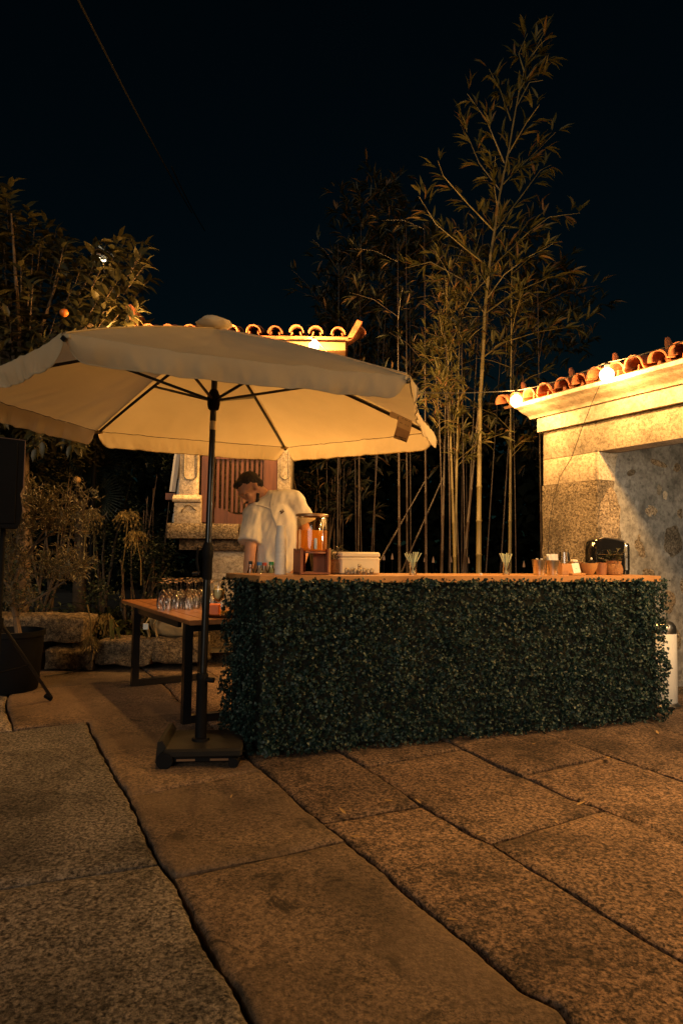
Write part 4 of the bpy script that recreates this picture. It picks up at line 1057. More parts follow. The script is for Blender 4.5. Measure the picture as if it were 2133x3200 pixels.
# potted plants in woven baskets
def potplant(px, d, r, h, label, n, hgt, shape=0):
    p = onbar(px, d); t = thing('potted_plant', p, label, 'potted plant', 'plants in woven pots on the bar')
    prof = [(r * .78, 0), (r * .95, h * .12), (r * 1.0, h * .45), (r * .92, h * .75), (r * .80, h * .92), (r * .86, h), (r * .78, h * .99), (r * .72, h * .85), (0, h * .85)] if shape == 0 else \
           [(r * .80, 0), (r * .97, h * .10), (r, h * .40), (r * .93, h * .62), (r * .80, h * .76), (r * .95, h * .97), (r * .97, h), (r * .85, h * .98), (r * .72, h * .8), (0, h * .8)]
    po = part('pot', MB().lathe(prof, 28, p, cap0=True, cap1=False), MT['basket'], t)
    for k in range(9):
        z = h * (.08 + .08 * k); rr = np.interp(z, [q[1] for q in prof[:5]], [q[0] for q in prof[:5]])
        part('weave_band', MB().tube([p + V((rr + .0015 + .0018 * math.sin(a * 22 + k * 3.14)) * math.cos(a), (rr + .0015 + .0018 * math.sin(a * 22 + k * 3.14)) * math.sin(a), z) for a in np.linspace(0, 2 * math.pi, 72)], h * .036, 5, cap=False), MT['basket'], po)
    P, D, N, Ls = [], [], [], []; stems = MB()
    for k in range(n):
        a = rnd(0, 6.28); e = rnd(.25, 1.2); ln = hgt * rnd(.5, 1.0); b = p + V(rnd(-.015, .015), rnd(-.015, .015), h * .85)
        d_ = V(math.cos(a) * math.cos(e), math.sin(a) * math.cos(e), math.sin(e)); tip = b + d_ * ln
        stems.tube([b, b + d_ * ln * .6 + V(0, 0, .01), tip], .0022, 5)
        for q in range(9):
            f = .35 + .65 * q / 8; P.append(b + d_ * ln * f); dd = d_ * .5 + V(rnd(-1, 1), rnd(-1, 1), rnd(-.2, .7)); D.append(dd); N.append(V(rnd(-.4, .4), rnd(-.4, .4), 1)); Ls.append(rnd(.6, 1.0) * hgt * .34)
    part('stem', stems, MT['bark'], t, kind='stuff')
    vs, fs = leaves(np.array(P), np.array(D), np.array(N), np.array(Ls), np.array(Ls) * .26, .25)
    tris('foliage', vs, fs, MT['strap'], t, True, 'stuff')
    return t
potplant(1043, .34, .058, .098, 'leafy plant in a woven pot between dispenser and cooler box', 13, .13)
potplant(1917, .18, .062, .110, 'leafy plant in a wide-rimmed clay-coloured woven pot by the coffee machine', 15, .125, 1)
# cooler box standing behind the bar top
cb = barpt(1110, .40, CZ); cl_ = at(1052, 1700, cb.y + .1); cr_ = at(1169, 1700, cb.y + .1)
cbx = onbar(1110, .345); wbx = (1169 - 1050) / FPX * cbx.y / BU.x
cool = thing('cooler_box', cbx, 'cream insulated cooler box with a lid on the bar', 'cooler box')
hb = .152; CRM = simple('cream_plastic', (.70, .60, .42), (.66, .56, .38), .45, 4)
part('body', MB().box(cbx + V(0, 0, hb * .38 + .001), (wbx, .2, hb * .74), BR, .008), CRM, cool)
part('lid', MB().box(cbx + V(0, 0, hb * .875), (wbx + .006, .206, hb * .25), BR, .010), CRM, cool)
part('rim', MB().box(cbx + V(0, 0, hb * .67), (wbx + .004, .204, hb * .06), BR, .003), CRM, cool)
# little jars in front of the cooler
SP = simple('spice_filling', (.50, .26, .10), (.34, .15, .05), .7, 90)
LIDM = simple('brass_lid', (.66, .50, .24), rough=.5, metal=.2)
def jar(px, d, r, h, label, fill, z0=0.0):
    p = onbar(px, d) + V(0, 0, z0); t = thing('small_jar', p, label, 'jar', 'small jars in front of the cooler box')
    part('glass', MB().lathe([(0, 0.001), (r, 0.001), (r, h * .78), (r * .85, h * .82)], 16, p, cap0=False, cap1=False), MT['glass'], t)
    part('contents', MB().lathe([(0, .002), (r * .93, .002), (r * .93, h * fill), (0, h * fill)], 16, p, cap0=False, cap1=False), SP, t)
    part('lid', MB().lathe([(0, h), (r * .9, h), (r * .92, h * .98), (r * .92, h * .8), (0, h * .8)], 16, p, cap0=False, cap1=False), LIDM, t)
jar(1083, .20, .0135, .046, 'leftmost small spice jar in front of the cooler box', .35)
jar(1099, .215, .012, .040, 'small jar second from the left in front of the cooler', .15)
jar(1110, .20, .0125, .042, 'small jar just left of the stacked pair by the cooler', .2)
jar(1117, .205, .013, .046, 'small jar at the bottom of the stacked pair by the cooler', .5) if False else None
jar(1122, .205, .013, .046, 'small jar carrying another jar on top by the cooler', .5)
jar(1122, .205, .011, .026, 'tiny jar stacked on top of another jar by the cooler', .4, .0465)
jar(1138, .20, .0135, .045, 'small jar just right of the stacked pair by the cooler', .45)
jar(1151, .205, .0115, .040, 'small jar second from the right in front of the cooler', .3)
jar(1162, .20, .0115, .043, 'rightmost small spice jar in front of the cooler box', .4)
# tumblers of pale green straws
STR = simple('pale_green_straw', (.50, .55, .36), (.45, .50, .32), .5, 6)
def tumbler(px, d, label, n, spread, slabel):
    p = onbar(px, d); r, h = .031, .092
    solo('glass_tumbler', MB().lathe([(0, 0.002), (r * .8, .001), (r, h), (r - .002, h), (r * .76, .008), (0, .008)], 22, p, cap0=False, cap1=False), MT['glassT'], p, label, 'tumbler', 'tumblers of straws on the bar')
    for k in range(n):
        a = rnd(0, 6.28); f = spread * (2 * (k + .5) / n - 1) + rnd(-.05, .05)
        b = p + V(-f * .014 * 1.2, rnd(-.012, .012), .009); top = p + V(f * .062, rnd(-.02, .02), .155 + rnd(-.012, .006))
        solo('drinking_straw', MB().tube([b, top], .0038, 7), STR, b, slabel, 'straw', 'straws in the tumblers')
tumbler(1289, .17, 'glass tumbler of fanned-out straws right of the cooler box', 9, 1.0, 'pale green straw in the tumbler nearest the cooler box')
tumbler(1580, .17, 'glass tumbler of tightly bunched straws left of the metal cups', 14, .85, 'pale green straw in the tumbler nearest the metal cups')
tl = onbar(1502, .12); solo('tiny_white_cap', MB().lathe([(0, 0), (.009, 0), (.009, .012), (.007, .014), (0, .014)], 14, tl, cap0=False, cap1=False), MT['paper'], tl, 'tiny white cap lying on the bare middle of the bar', 'cap')
# bottles behind the bar top on its lower shelf
shz = .86
part('shelf', MB().box((BC + BD) / 2 + BN * .11 + V(0, 0, shz - .012), ((BD - BC).length - .1, .22, .022), BR), MT['counter'], bar, False)
def bottle(px, capc, label, h, r, tint):
    p = barpt(px, .56, shz + .001); t = thing('bottle', p, label, 'bottle', 'bottles behind the bar')
    part('glass', MB().lathe([(0, .001), (r, .004), (r, h * .62), (r * .8, h * .74), (r * .36, h * .88), (r * .34, h * .95)], 18, p, cap0=False, cap1=False), thin_glass('bottle_glass', tint, 1.4), t)
    part('cap', MB().lathe([(0, h * 1.01), (r * .42, h * 1.01), (r * .44, h * .94), (0, h * .94)], 14, p, cap0=False, cap1=False), simple('bottle_cap', capc, rough=.4), t)
bottle(780, (.015, .015, .015), 'clear bottle with a black stopper at the left end', .315, .034, (.9, .9, .85))
bottle(808, (.06, .22, .50), 'clear bottle with a blue cap behind the bar', .308, .044, (.9, .9, .8))
bottle(823, (.65, .09, .03), 'bottle with a red cap behind the bar', .306, .040, (.9, .85, .7))
bottle(845, (.02, .28, .08), 'bottle with a green cap beside the cup stack', .312, .042, (.75, .85, .7))
bottle(861, (.01, .08, .03), 'bottle with a dark green cap half hidden by cups', .305, .036, (.75, .85, .7))
# metal tumblers
def mcup(px, d, rb, rt, h, label, m='steel', name='metal_cup', cat='cup'):
    p = onbar(px, d)
    return p, solo(name, MB().lathe([(0, .001), (rb, .001), (rt, h), (rt + .002, h + .001), (rt - .002, h), (rb - .003, .006), (0, .006)], 28, p, cap0=False, cap1=False), MT[m], p, label, cat, 'cups on the right end of the bar')
CUPB = simple('brown_cup', (.26, .11, .045), (.20, .085, .035), .5, 6); MT['cupb'] = CUPB
BOWL = simple('glazed_bowl', (.44, .24, .09), (.36, .18, .06), .4, 6); MT['bowl'] = BOWL
p1_, c1_ = mcup(1684, .15, .040, .054, .112, 'metal cup of paper sticks at the left of the pair'); p2_, c2_ = mcup(1726, .16, .041, .055, .110, 'metal cup holding white napkins')
SUG = simple('sugar_paper', (.80, .74, .60), (.7, .62, .46), .7, 20)
for k in range(8):
    a = rnd(0, 6.28); b = p1_ + V(.02 * math.cos(a), .02 * math.sin(a), .06); solo('paper_stick', MB().box(b + V(.0, 0, .032), (.010, .003, .064), Matrix.Rotation(rnd(-.35, .35), 3, 'Y') @ Matrix.Rotation(rnd(0, 3), 3, 'Z')), SUG, b, 'small paper stick poking out of the left metal cup', 'paper stick', 'paper sticks in the metal cup')
nap = MB()
for k in range(7):
    y = -.025 + .008 * k
    nap.grid(lambda u, v: p2_ + V(-.035 + .07 * u + .004 * math.sin(v * 5 + k), y + .006 * mnoise.noise(V(u * 5, v * 4, k)), .05 + .105 * v + .006 * mnoise.noise(V(u * 3, k, 2)) * v), 10, 6)
solo('paper_napkins', nap, MT['paper'], p2_ + V(0, 0, .05), 'bunch of white paper napkins stuffed in a metal cup', 'napkins')
cf = onbar(1762, .33); solo('glass_carafe', MB().lathe([(0, .001), (.05, .001), (.051, .03), (.040, .15), (.037, .172), (.035, .172), (.048, .03), (.047, .008), (0, .008)], 26, cf, cap0=False, cap1=False), MT['glassT'], cf, 'tall empty glass carafe behind the metal cups', 'carafe')
ct = onbar(1744, .36); solo('steel_tongs', MB().tube([ct + V(-.012, 0, .002), ct + V(-.006, 0, .12), ct + V(.004, 0, .202), ct + V(.012, 0, .12), ct + V(.02, 0, .002)], .004, 6), MT['chrome'], ct, 'thin steel tongs standing upright left of the carafe', 'tongs')
bx = onbar(1760, .24); wbm = MB()
wbx_ = thing('wooden_box', bx, 'low open wooden box behind the white card', 'box')
part('floor', MB().box(bx + V(0, 0, .005), (.105, .10, .008), BR), MT['counter'], wbx_, False)
for dx, dy, sx_, sy_ in ((0, -.053, .115, .008), (0, .053, .115, .008), (-.0535, 0, .008, .098), (.0535, 0, .008, .098)): part('side', MB().box(bx + BR @ V(dx, dy, .043), (sx_, sy_, .084), BR), MT['counter'], wbx_, False)
p3_, c3_ = mcup(1797, .22, .050, .056, .100, 'wide metal cup of sugar behind the white card')
sg = p3_ + V(-.012, 0, .008); solo('sugar_sachets', MB().box(sg + V(0, 0, .054), (.04, .05, .108), Matrix.Rotation(.05, 3, 'Y'), .004), SUG, sg, 'pale sugar sachets rising out of the wide metal cup', 'sugar')
bw = onbar(1838, .16); solo('ceramic_bowl', MB().lathe([(0, .001), (.028, .001), (.044, .02), (.062, .055), (.071, .092), (.069, .092), (.058, .05), (.04, .022), (0, .010)], 32, bw, cap0=False, cap1=False), BOWL, bw, 'honey-brown ceramic bowl beside the white card', 'bowl')
kn = onbar(1847, .19); knb = thing('sugar_scoop', kn + V(0, 0, .05), 'dark lidded tin with a bright white knob seen over the bowl', 'tin')
part('tin', MB().lathe([(0, -.03), (.024, -.03), (.024, .055), (.010, .066), (0, .066)], 18, kn + V(0, 0, .05), cap0=False, cap1=False), MT['blackmatt'], knb)
part('knob', MB().ell(kn + V(.001, 0, .124), (.0075, .0075, .010), None, 10, 8), MT['paper'], knb)
crd = onbar(1803, .075); cst = solo('card_stand', MB().box(crd + V(0, 0, .009), (.125, .045, .017), BR, .004), MT['counter'], crd, 'small wooden block holding a white card', 'card stand')
tl_ = Matrix.Rotation(math.atan2(BU.y, BU.x), 3, 'Z') @ Matrix.Rotation(R(-14), 3, 'X') @ Matrix.Rotation(R(-5), 3, 'Y'); cc = crd + V(.0, 0, .0185)
cdo = solo('white_card', MB().box(cc + tl_ @ V(0, 0, .038), (.066, .002, .074), tl_, .0), MT['paper'], cc, 'small blank white card leaning on a wooden block', 'card', None, False)
part('printed_mark', MB().tube([cc + tl_ @ V(-.006, -.0016, .034), cc + tl_ @ V(0, -.0016, .032), cc + tl_ @ V(.006, -.0016, .034)], .0012, 4), INK, cdo)
mcup(1878, .20, .036, .044, .094, 'plain brown cup between the bowl and the woven pot', 'cupb', 'brown_cup')
# coffee machine with clear water tank
cm = onbar(1890, .34); mac = thing('coffee_machine', cm, 'glossy black capsule coffee machine with a clear water tank', 'coffee machine')
GB = simple('gloss_black', (.008, .008, .009), rough=.12, spec=.6, coat=.6)
bodyp = [(-.150, .0), (-.152, .20), (-.142, .255), (-.11, .285), (-.075, .296), (.05, .284), (.135, .268), (.138, .0)]
def mm(a, b, t): return cm + BR @ V(a, t, b)
mbm = MB(); secs = [(-.075, .96), (-.06, 1.0), (.05, 1.0), (.06, .97)]
n_ = len(bodyp); vs = []; fs = []
for t, s_ in secs: vs += [mm(a * s_, b * s_ + (0.001), t) for a, b in bodyp]
for i in range(len(secs) - 1):
    for k in range(n_): fs.append((i * n_ + k, i * n_ + (k + 1) % n_, (i + 1) * n_ + (k + 1) % n_, (i + 1) * n_ + k))
fs += [tuple(range(n_ - 1, -1, -1)), tuple(range((len(secs) - 1) * n_, len(secs) * n_))]
part('housing', mbm.add(vs, fs), GB, mac)
part('lever_trim', MB().tube([mm(-.12, .281, -.076), mm(-.075, .296, -.076), mm(.05, .284, -.076), mm(.132, .268, -.076)], .005, 6), MT['chrome'], mac)
part('seam_line', MB().tube([mm(-.14, .16, -.077), mm(.12, .16, -.077)], .0015, 4), MT['steel'], mac)
tkc = mm(.188, 0, 0)
part('water_tank', MB().lathe([(0, .035), (.047, .035), (.047, .225), (.040, .25), (.025, .258), (0, .258)], 22, tkc, cap0=False, cap1=False), MT['glassT'], mac)
part('tank_base', MB().lathe([(0, .001), (.044, .001), (.044, .034), (0, .034)], 22, tkc, cap0=False, cap1=False), MT['blackmatt'], mac)
part('tank_pipe', MB().tube([tkc + V(-.02, -.01, .035), tkc + V(-.02, -.01, .20)], .007, 8), MT['blackmatt'], mac); part('tank_pipe', MB().tube([tkc + V(.022, -.01, .035), tkc + V(.022, -.01, .13)], .005, 8), MT['chrome'], mac)
part('drip_tray', MB().box(mm(.125, .012, -.02), (.05, .09, .022), BR), MT['chrome'], mac, False)
# white pedal bin at the right end
bn = G(2074, 2205); bin_ = thing('pedal_bin', bn, 'tall white pedal bin with a chrome domed lid at the end of the bar', 'bin')
rb = .105
part('drum', MB().lathe([(rb * .96, .035), (rb, .04), (rb, .60), (rb * .97, .605)], 36, bn, cap0=False, cap1=False), MT['white'], bin_)
part('lid', MB().lathe([(rb * .98, .606), (rb * 1.0, .63), (rb * .95, .665), (rb * .75, .695), (rb * .4, .712), (0, .716)], 36, bn, cap0=False, cap1=False), MT['chrome'], bin_)
part('base_ring', MB().lathe([(0, .002), (rb * 1.22, .002), (rb * 1.22, .012), (rb * 1.04, .03), (rb * .9, .036)], 36, bn, cap0=False, cap1=False), MT['chrome'], bin_)
part('pedal', MB().box(bn + V(-.02, -rb - .04, .012), (.06, .05, .012), None, .003), MT['blackmatt'], bin_)
# ================================================================== string lights
bulb_root = None
def bulb(p, label, m='bulb'):
    t = thing('light_bulb', p, label, 'light bulb', 'bulbs of the string lights')
    part('glass', MB().lathe([(0, -.066), (.026, -.060), (.047, -.038), (.056, -.008), (.050, .020), (.030, .040), (.015, .050)], 16, p, cap0=False, cap1=True), MT['bulb'], t)
    lamp_light('bulb_light', p, .057, BULB * BL[m], BULB_COL, t)
    part('socket', MB().lathe([(.0155, .044), (.018, .046), (.018, .082), (.010, .092), (0, .092)], 12, p, cap0=False, cap1=False), MT['blackmatt'], t)
    return p + V(0, 0, .092)
bA = onplane(1612, 1250, gw(.42, 0, 0), ON); bB = onplane(1895, 1168, gw(.42, 0, 0), ON)
tA, tB = (bA - LW).dot(WD), (bB - LW).dot(WD)
tops = []
gl_ = [(430, 1084, GY - .30, 'bulb under the left end of the granary eave behind the parasol'), (700, 1086, GY - .30, 'bulb under the middle of the granary eave behind the parasol'),
       (980, 1080, GY - .42, 'glowing bulb under the right end of the granary roof above the parasol'), (1240, 1255, 5.8, 'bulb on the hanging string hidden behind the parasol edge')]
for x, y, Y, lb in gl_: tops.append(bulb(at(x, y, Y), lb, 'bulb_mid' if x == 1240 else 'bulb'))
tops.append(bulb(bA, 'glowing bulb hanging at the far left end of the gateway cornice', 'bulb_gate')); tops.append(bulb(bB, 'glowing bulb in front of the gateway cornice above the doorway', 'bulb_gate'))
for k, lb in ((1, 'first'), (2, 'second'), (3, 'third')):
    p = bB + (bB - bA) * k; p.z = bB.z + .02 * math.sin(k * 2); tops.append(bulb(p, lb + ' bulb along the gateway cornice beyond the right picture edge', 'bulb_off'))
def sag(a, b, n=10, s=.05): return [a + (b - a) * (k / n) + V(0, 0, -s * 4 * (k / n) * (1 - k / n)) for k in range(n + 1)]
cab = []
pts = [at(380, 1070, GY - .3)] + tops
for k in range(len(pts) - 1):
    seg = sag(pts[k], pts[k + 1], 10, .10 if k in (3, ) else .03 if k != 4 else .02)
    cab += seg if not cab else seg[1:]
solo('light_string_cable', MB().tube(cab, .0045, 6), MT['cable'], cab[0], 'black cable of the string lights along the eaves', 'cable')
# lantern inside the gateway, on the pier beyond the right picture edge
lnp = gw(-.34, 1.86, 2.46); lan = thing('wall_lantern', lnp, 'small lit lantern on the inner face of the gateway pier', 'lantern')
part('flame_glass', MB().lathe([(0, -.05), (.04, -.045), (.046, 0), (.036, .045), (0, .05)], 16, lnp, cap0=False, cap1=False), MT['bulb'], lan)
lamp_light('lantern_light', lnp, .047, LANTERN, (1.0, .78, .50), lan)
part('bracket', MB().tube([lnp + V(0, 0, .05), lnp + V(0, 0, .10), gw(-.34, 1.98, 2.55)], .010, 8), MT['blackmatt'], lan)
part('cap', MB().lathe([(.075, .055), (.05, .085), (0, .10)], 16, lnp, cap0=False, cap1=False), MT['blackmatt'], lan)
# lamp among the leaves of the fruit tree
lp = at(318, 812, 8.3); lamp = thing('garden_lamp', V(lp.x, lp.y, .3), 'lit glass post lamp shining through the fruit tree leaves', 'lamp')
part('filament', MB().ell(at(309, 809, 8.3), (.030, .03, .022), None, 12, 8).ell(at(325, 815, 8.3), (.030, .03, .018), None, 12, 8), emit('lamp_filament', (1.0, .80, .50), 14), lamp)
part('glass_globe', MB().lathe([(.09, -.13), (.125, -.06), (.13, .02), (.11, .075)], 20, lp, cap0=False, cap1=False), MT['glass'], lamp)
part('cap', MB().lathe([(.135, .07), (.10, .11), (.03, .14), (0, .15)], 20, lp, cap0=False, cap1=False), MT['beam'], lamp)
part('post', MB().tube([V(lp.x, lp.y, .2), lp + V(0, 0, -.12)], .03, 10), MT['blackmatt'], lamp)
for k in range(6):
    a = k * 1.047; part('cage_wire', MB().tube([lp + V(.13 * math.cos(a), .13 * math.sin(a), .08), lp + V(.135 * math.cos(a), .135 * math.sin(a), -.02), lp + V(.09 * math.cos(a), .09 * math.sin(a), -.13)], .003, 5), MT['steel'], lamp)
# far lamps
FL = emit('far_lamp', (1.0, .85, .6), 3.0)
for x, y, r, lb in ((1505, 1721, .045, 'small distant white light seen low between the bamboo culms'), (1541, 1752, .022, 'tiny distant light right of the low white light')):
    p = at(x, y, 22); t = thing('distant_lamp', V(p.x, p.y, -.07), lb, 'lamp'); part('lamp_head', MB().ell(p, (r * 1.5, r, r * .6), None, 10, 6), FL, t); part('post', MB().tube([V(p.x, p.y, -.07), p + V(0, 0, -.02)], .03, 6), MT['blackmatt'], t)
SLM = emit('stake_glow', (1.0, .42, .15), .22)
for k, (x, y) in enumerate(((1175, 1742), (1199, 1746), (1225, 1744), (1327, 1752), (1353, 1754), (1408, 1753), (1463, 1756), (1636, 1768))):
    p = at(x, y, 9.5); t = thing('garden_stake_light', V(p.x, p.y, .2), 'faint small garden light on a thin stake beyond the bamboo', 'garden light', 'faint garden lights beyond the bamboo')
    part('tip', MB().lathe([(.018, -.02), (.014, .02), (.0, .075)], 8, p, cap0=True, cap1=False), SLM, t); part('stake', MB().tube([V(p.x, p.y, .15), p + V(0, 0, -.03)], .006, 5), MT['blackmatt'], t)
# overhead cables in the night sky
for a, b, lb in (((215, -60, 4.6), (600, 665, 11.5), 'faint overhead cable crossing the dark sky on the left'), ((536, 520, 9.5), (640, 720, 13), 'short faint second overhead cable in the dark sky')):
    p, q = at(*a), at(*b); solo('overhead_cable', MB().tube(sag(p, q, 12, .05), .009, 5), simple('overhead_cable_sheath', (.010, .009, .008), rough=.9, spec=.1), p, lb, 'cable')

# ================================================================== loudspeaker on a tripod, left edge
spY = 4.95; sa, sb_ = at(-95, 1648, spY), at(80, 1366, spY); sc_ = (sa + sb_) / 2
spk = thing('loudspeaker', V(sc_.x, spY + .15, sa.z), 'black loudspeaker cabinet on a stand at the left edge', 'loudspeaker')
sw, sh_ = (sb_.x - sa.x) * 1.0, sb_.z - sa.z
SR = Matrix.Rotation(R(31), 3, 'Z')
def spt(a, y, z): return V(sc_.x, spY, sa.z) + SR @ V(a * sw * .9, y, z * sh_)
prof = [(-.5, 0), (.42, 0), (.46, .05), (.5, .20), (.47, .30), (.44, .38), (.5, .46), (.5, .985), (.49, 1.0), (-.5, 1.0)]
part('cabinet', MB().prism(prof, lambda a, b, t: spt(a, t, b), [0, .30]), MT['blackmatt'], spk, False)
part('grille', MB().box(spt(-.04, -.006, .5), (sw * .72, .008, sh_ * .9), SR, .003), MT['blackmatt'], spk)
part('edge_trim', MB().tube([spt(.498, .004, .47), spt(.498, .004, .985), spt(-.5, .004, 1.0)], .006, 6), simple('speaker_edge', (.16, .10, .07), rough=.35), spk)
foot = G(160, 2192); hub_ = V(sc_.x - .02, spY + .15, .38)
tri = thing('speaker_stand', V(hub_.x, hub_.y, 0), 'black tripod stand under the loudspeaker with one leg by the pot', 'speaker stand')
part('pole', MB().tube([V(hub_.x, hub_.y, .25), V(hub_.x, hub_.y, sa.z + .0)], .019, 10), MT['blackmatt'], tri)
part('collar', MB().tube([V(hub_.x, hub_.y, .62), V(hub_.x, hub_.y, .70)], .032, 12), MT['blackmatt'], tri)
fr_ = (V(foot.x, foot.y, 0) - V(hub_.x, hub_.y, 0)); 
for k in range(3):
    d = Matrix.Rotation(k * 2.094, 3, 'Z') @ fr_; f = V(hub_.x, hub_.y, 0) + d
    lg = part('leg', MB().tube([V(hub_.x, hub_.y, .66) + d * .04, f + V(0, 0, .03)], .013, 8), MT['black'], tri); part('rubber_foot', MB().tube([f - d.normalized() * .05 + V(0, 0, .055), f + V(0, 0, .018)], .019, 8), MT['blackmatt'], lg)
    part('brace', MB().tube([V(hub_.x, hub_.y, .28), V(hub_.x, hub_.y, 0) + d * .55 + V(0, 0, .31)], .007, 6), MT['blackmatt'], tri)
# cable snaking from the wall to the stand
cbl = [G(140, 2118) + V(0, 0, .012), G(205, 2108) + V(0, 0, .012), G(262, 2094) + V(0, 0, .012), at(285, 2062, 6.66), at(292, 2010, 6.66), at(283, 1985, 6.7)]
solo('black_cable', MB().tube(cbl, .006, 6), MT['cable'], cbl[0], 'black cable running from the low wall across the paving', 'cable')

# ================================================================== plants
def crown(name, P, D, N, L, W, mat, parent, bend=.15):
    vs, fs = leaves(np.array(P), np.array(D), np.array(N), np.array(L), np.array(W), bend); return tris(name, vs, fs, mat, parent, True, 'stuff')
def inpoly(x, y, poly):
    c = False; n = len(poly); j = n - 1
    for i in range(n):
        xi, yi = poly[i]; xj, yj = poly[j]
        if (yi > y) != (yj > y) and x < (xj - xi) * (y - yi) / (yj - yi) + xi: c = not c
        j = i
    return c
# ---- fruit tree
ftp = at(60, 1900, 7.6); ft = thing('fruit_tree', V(ftp.x, 7.6, .2), 'broad-leaved fruit tree with orange fruit rising behind the parasol', 'tree')
fork = at(70, 1250, 7.6); tk = MB().tube([V(ftp.x, 7.6, .15), V(ftp.x + .03, 7.6, 1.0), fork], [.10, .08, .06], 10)
part('trunk', tk, MT['bark'], ft)
poly = [(-300, 480), (-60, 500), (25, 560), (60, 640), (160, 660), (190, 730), (255, 745), (300, 725), (340, 735), (400, 715), (450, 745), (485, 800), (470, 880), (425, 900), (450, 980), (530, 1070), (500, 1180), (250, 1400), (60, 1420), (-300, 1500)]
P, D, N, L, W = [], [], [], [], []
LIMB = MB(); twigs = 0; tips = []
while twigs < 720:
    x, y = rnd(-300, 540), rnd(480, 1500)
    if not inpoly(x, y, poly): continue
    if y < 900 and rnd(0, 1) < .25: continue
    Y = 6.7 + 1.7 * random.random(); tip = at(x, y, Y); twigs += 1; tips.append(tip)
    out = (tip - fork).normalized(); b = tip - out * rnd(.18, .3) - V(0, 0, .05)
    if twigs % 2 == 0: LIMB.tube([b, (b + tip) / 2 + V(0, 0, .01), tip], [.006, .005, .003], 5)
    if twigs % 9 == 0: LIMB.tube([fork, fork * .5 + b * .5 + V(0, 0, .1), b], [.035, .022, .008], 6)
    for q in range(9):
        f = q / 8; p = b + (tip - b) * f; a = q * 2.4 + rnd(-.4, .4); s1 = out.orthogonal().normalized(); s2 = out.cross(s1)
        d = (s1 * math.cos(a) + s2 * math.sin(a)) * .85 + out * (.25 + .6 * f) + V(0, 0, rnd(-.35, .15)); d.normalize()
        P.append(p); D.append(d); nn = V(0, -.25, 1) + V(rnd(-.5, .5), rnd(-.5, .5), 0); N.append(nn); l = rnd(.12, .215); L.append(l); W.append(l * rnd(.34, .42))
part('limb', LIMB, MT['bark'], ft, kind='stuff'); crown('crown', P, D, N, L, W, MT['tleaf'], ft, .22)
for x, y, Y in ((200, 977, 6.6), (38, 705, 7.3), (240, 1500, 7.5)):
    part('fruit', MB().ell(at(x, y, Y), (.045, .045, .042), None, 14, 10), MT['orange'] if Y < 7.1 else MT['fruitD'], ft)
# ---- potted olive
potc = G(25, 2155); pol = thing('potted_olive_tree', V(potc.x, potc.y, 0), 'small olive tree in a big black pot at the left edge', 'potted tree')
rp = .275
part('pot', MB().lathe([(0, .003), (rp * .86, .003), (rp * .90, .06), (rp * 1.0, .47), (rp * 1.05, .475), (rp * 1.05, .52), (rp * .98, .52), (rp * .95, .46), (0, .45)], 36, potc, cap0=False, cap1=False), MT['blackmatt'], pol)
part('potting_soil', MB().lathe([(0, .475), (rp * .94, .462)], 24, potc, cap0=False, cap1=False), MT['soil'], pol)
oY = potc.y
def op(x, y, dy=0.0): return at(x, y, oY + dy)
OL = MB(); limbs = [([(58, 1985), (50, 1930), (38, 1880), (40, 1830), (20, 1800), (-20, 1720)], .030), ([(40, 1830), (70, 1760), (110, 1700), (160, 1668), (230, 1650)], .018), ([(20, 1800), (40, 1745), (10, 1700)], .015),
    ([(45, 1900), (110, 1875), (170, 1838), (215, 1808), (250, 1790)], .014), ([(40, 1850), (0, 1800), (-60, 1700)], .016), ([(110, 1700), (150, 1640), (200, 1570)], .009), ([(230, 1650), (260, 1610), (275, 1545)], .006)]
for pts_, r in limbs: OL.tube([op(x, y, rnd(-.06, .06)) for x, y in pts_], [r * (1 - .7 * k / (len(pts_) - 1)) for k in range(len(pts_))], 7)
part('trunk', OL, MT['bark'], pol)
P, D, N, L, W = [], [], [], [], []; TW_ = MB()
for cx, cyy, rx, ry, n in ((150, 1615, 85, 60, 95), (205, 1640, 75, 60, 50), (190, 1770, 85, 50, 110), (235, 1790, 45, 45, 30), (30, 1700, 70, 55, 70), (40, 1800, 75, 70, 60), (60, 1890, 60, 45, 40), (-40, 1640, 90, 120, 80), (100, 1560, 50, 40, 22), (270, 1580, 22, 60, 10), (240, 1555, 30, 30, 10)):
    for k in range(n):
        a, rr = rnd(0, 6.28), math.sqrt(random.random()); b = op(cx + rx * rr * math.cos(a), cyy + ry * rr * math.sin(a), rnd(-.28, .28))
        d = V(rnd(-.6, .8), rnd(-.6, .4), rnd(-.1, 1)).normalized(); ln = rnd(.08, .16); TW_.tube([b, b + d * ln], .0022, 4)
        for q in range(8):
            p = b + d * ln * (q / 7); s1 = d.orthogonal().normalized(); s1 = Matrix.Rotation(q * 1.57 + (q % 2) * 3.1, 3, d) @ s1
            P.append(p); D.append(d * .7 + s1 * .75); N.append(V(rnd(-1, 1), rnd(-1, 1), 1)); l = rnd(.035, .062); L.append(l); W.append(l * .24)
part('twigs', TW_, MT['bark'], pol, kind='stuff'); crown('foliage', P, D, N, L, W, MT['oleaf'], pol, .1)
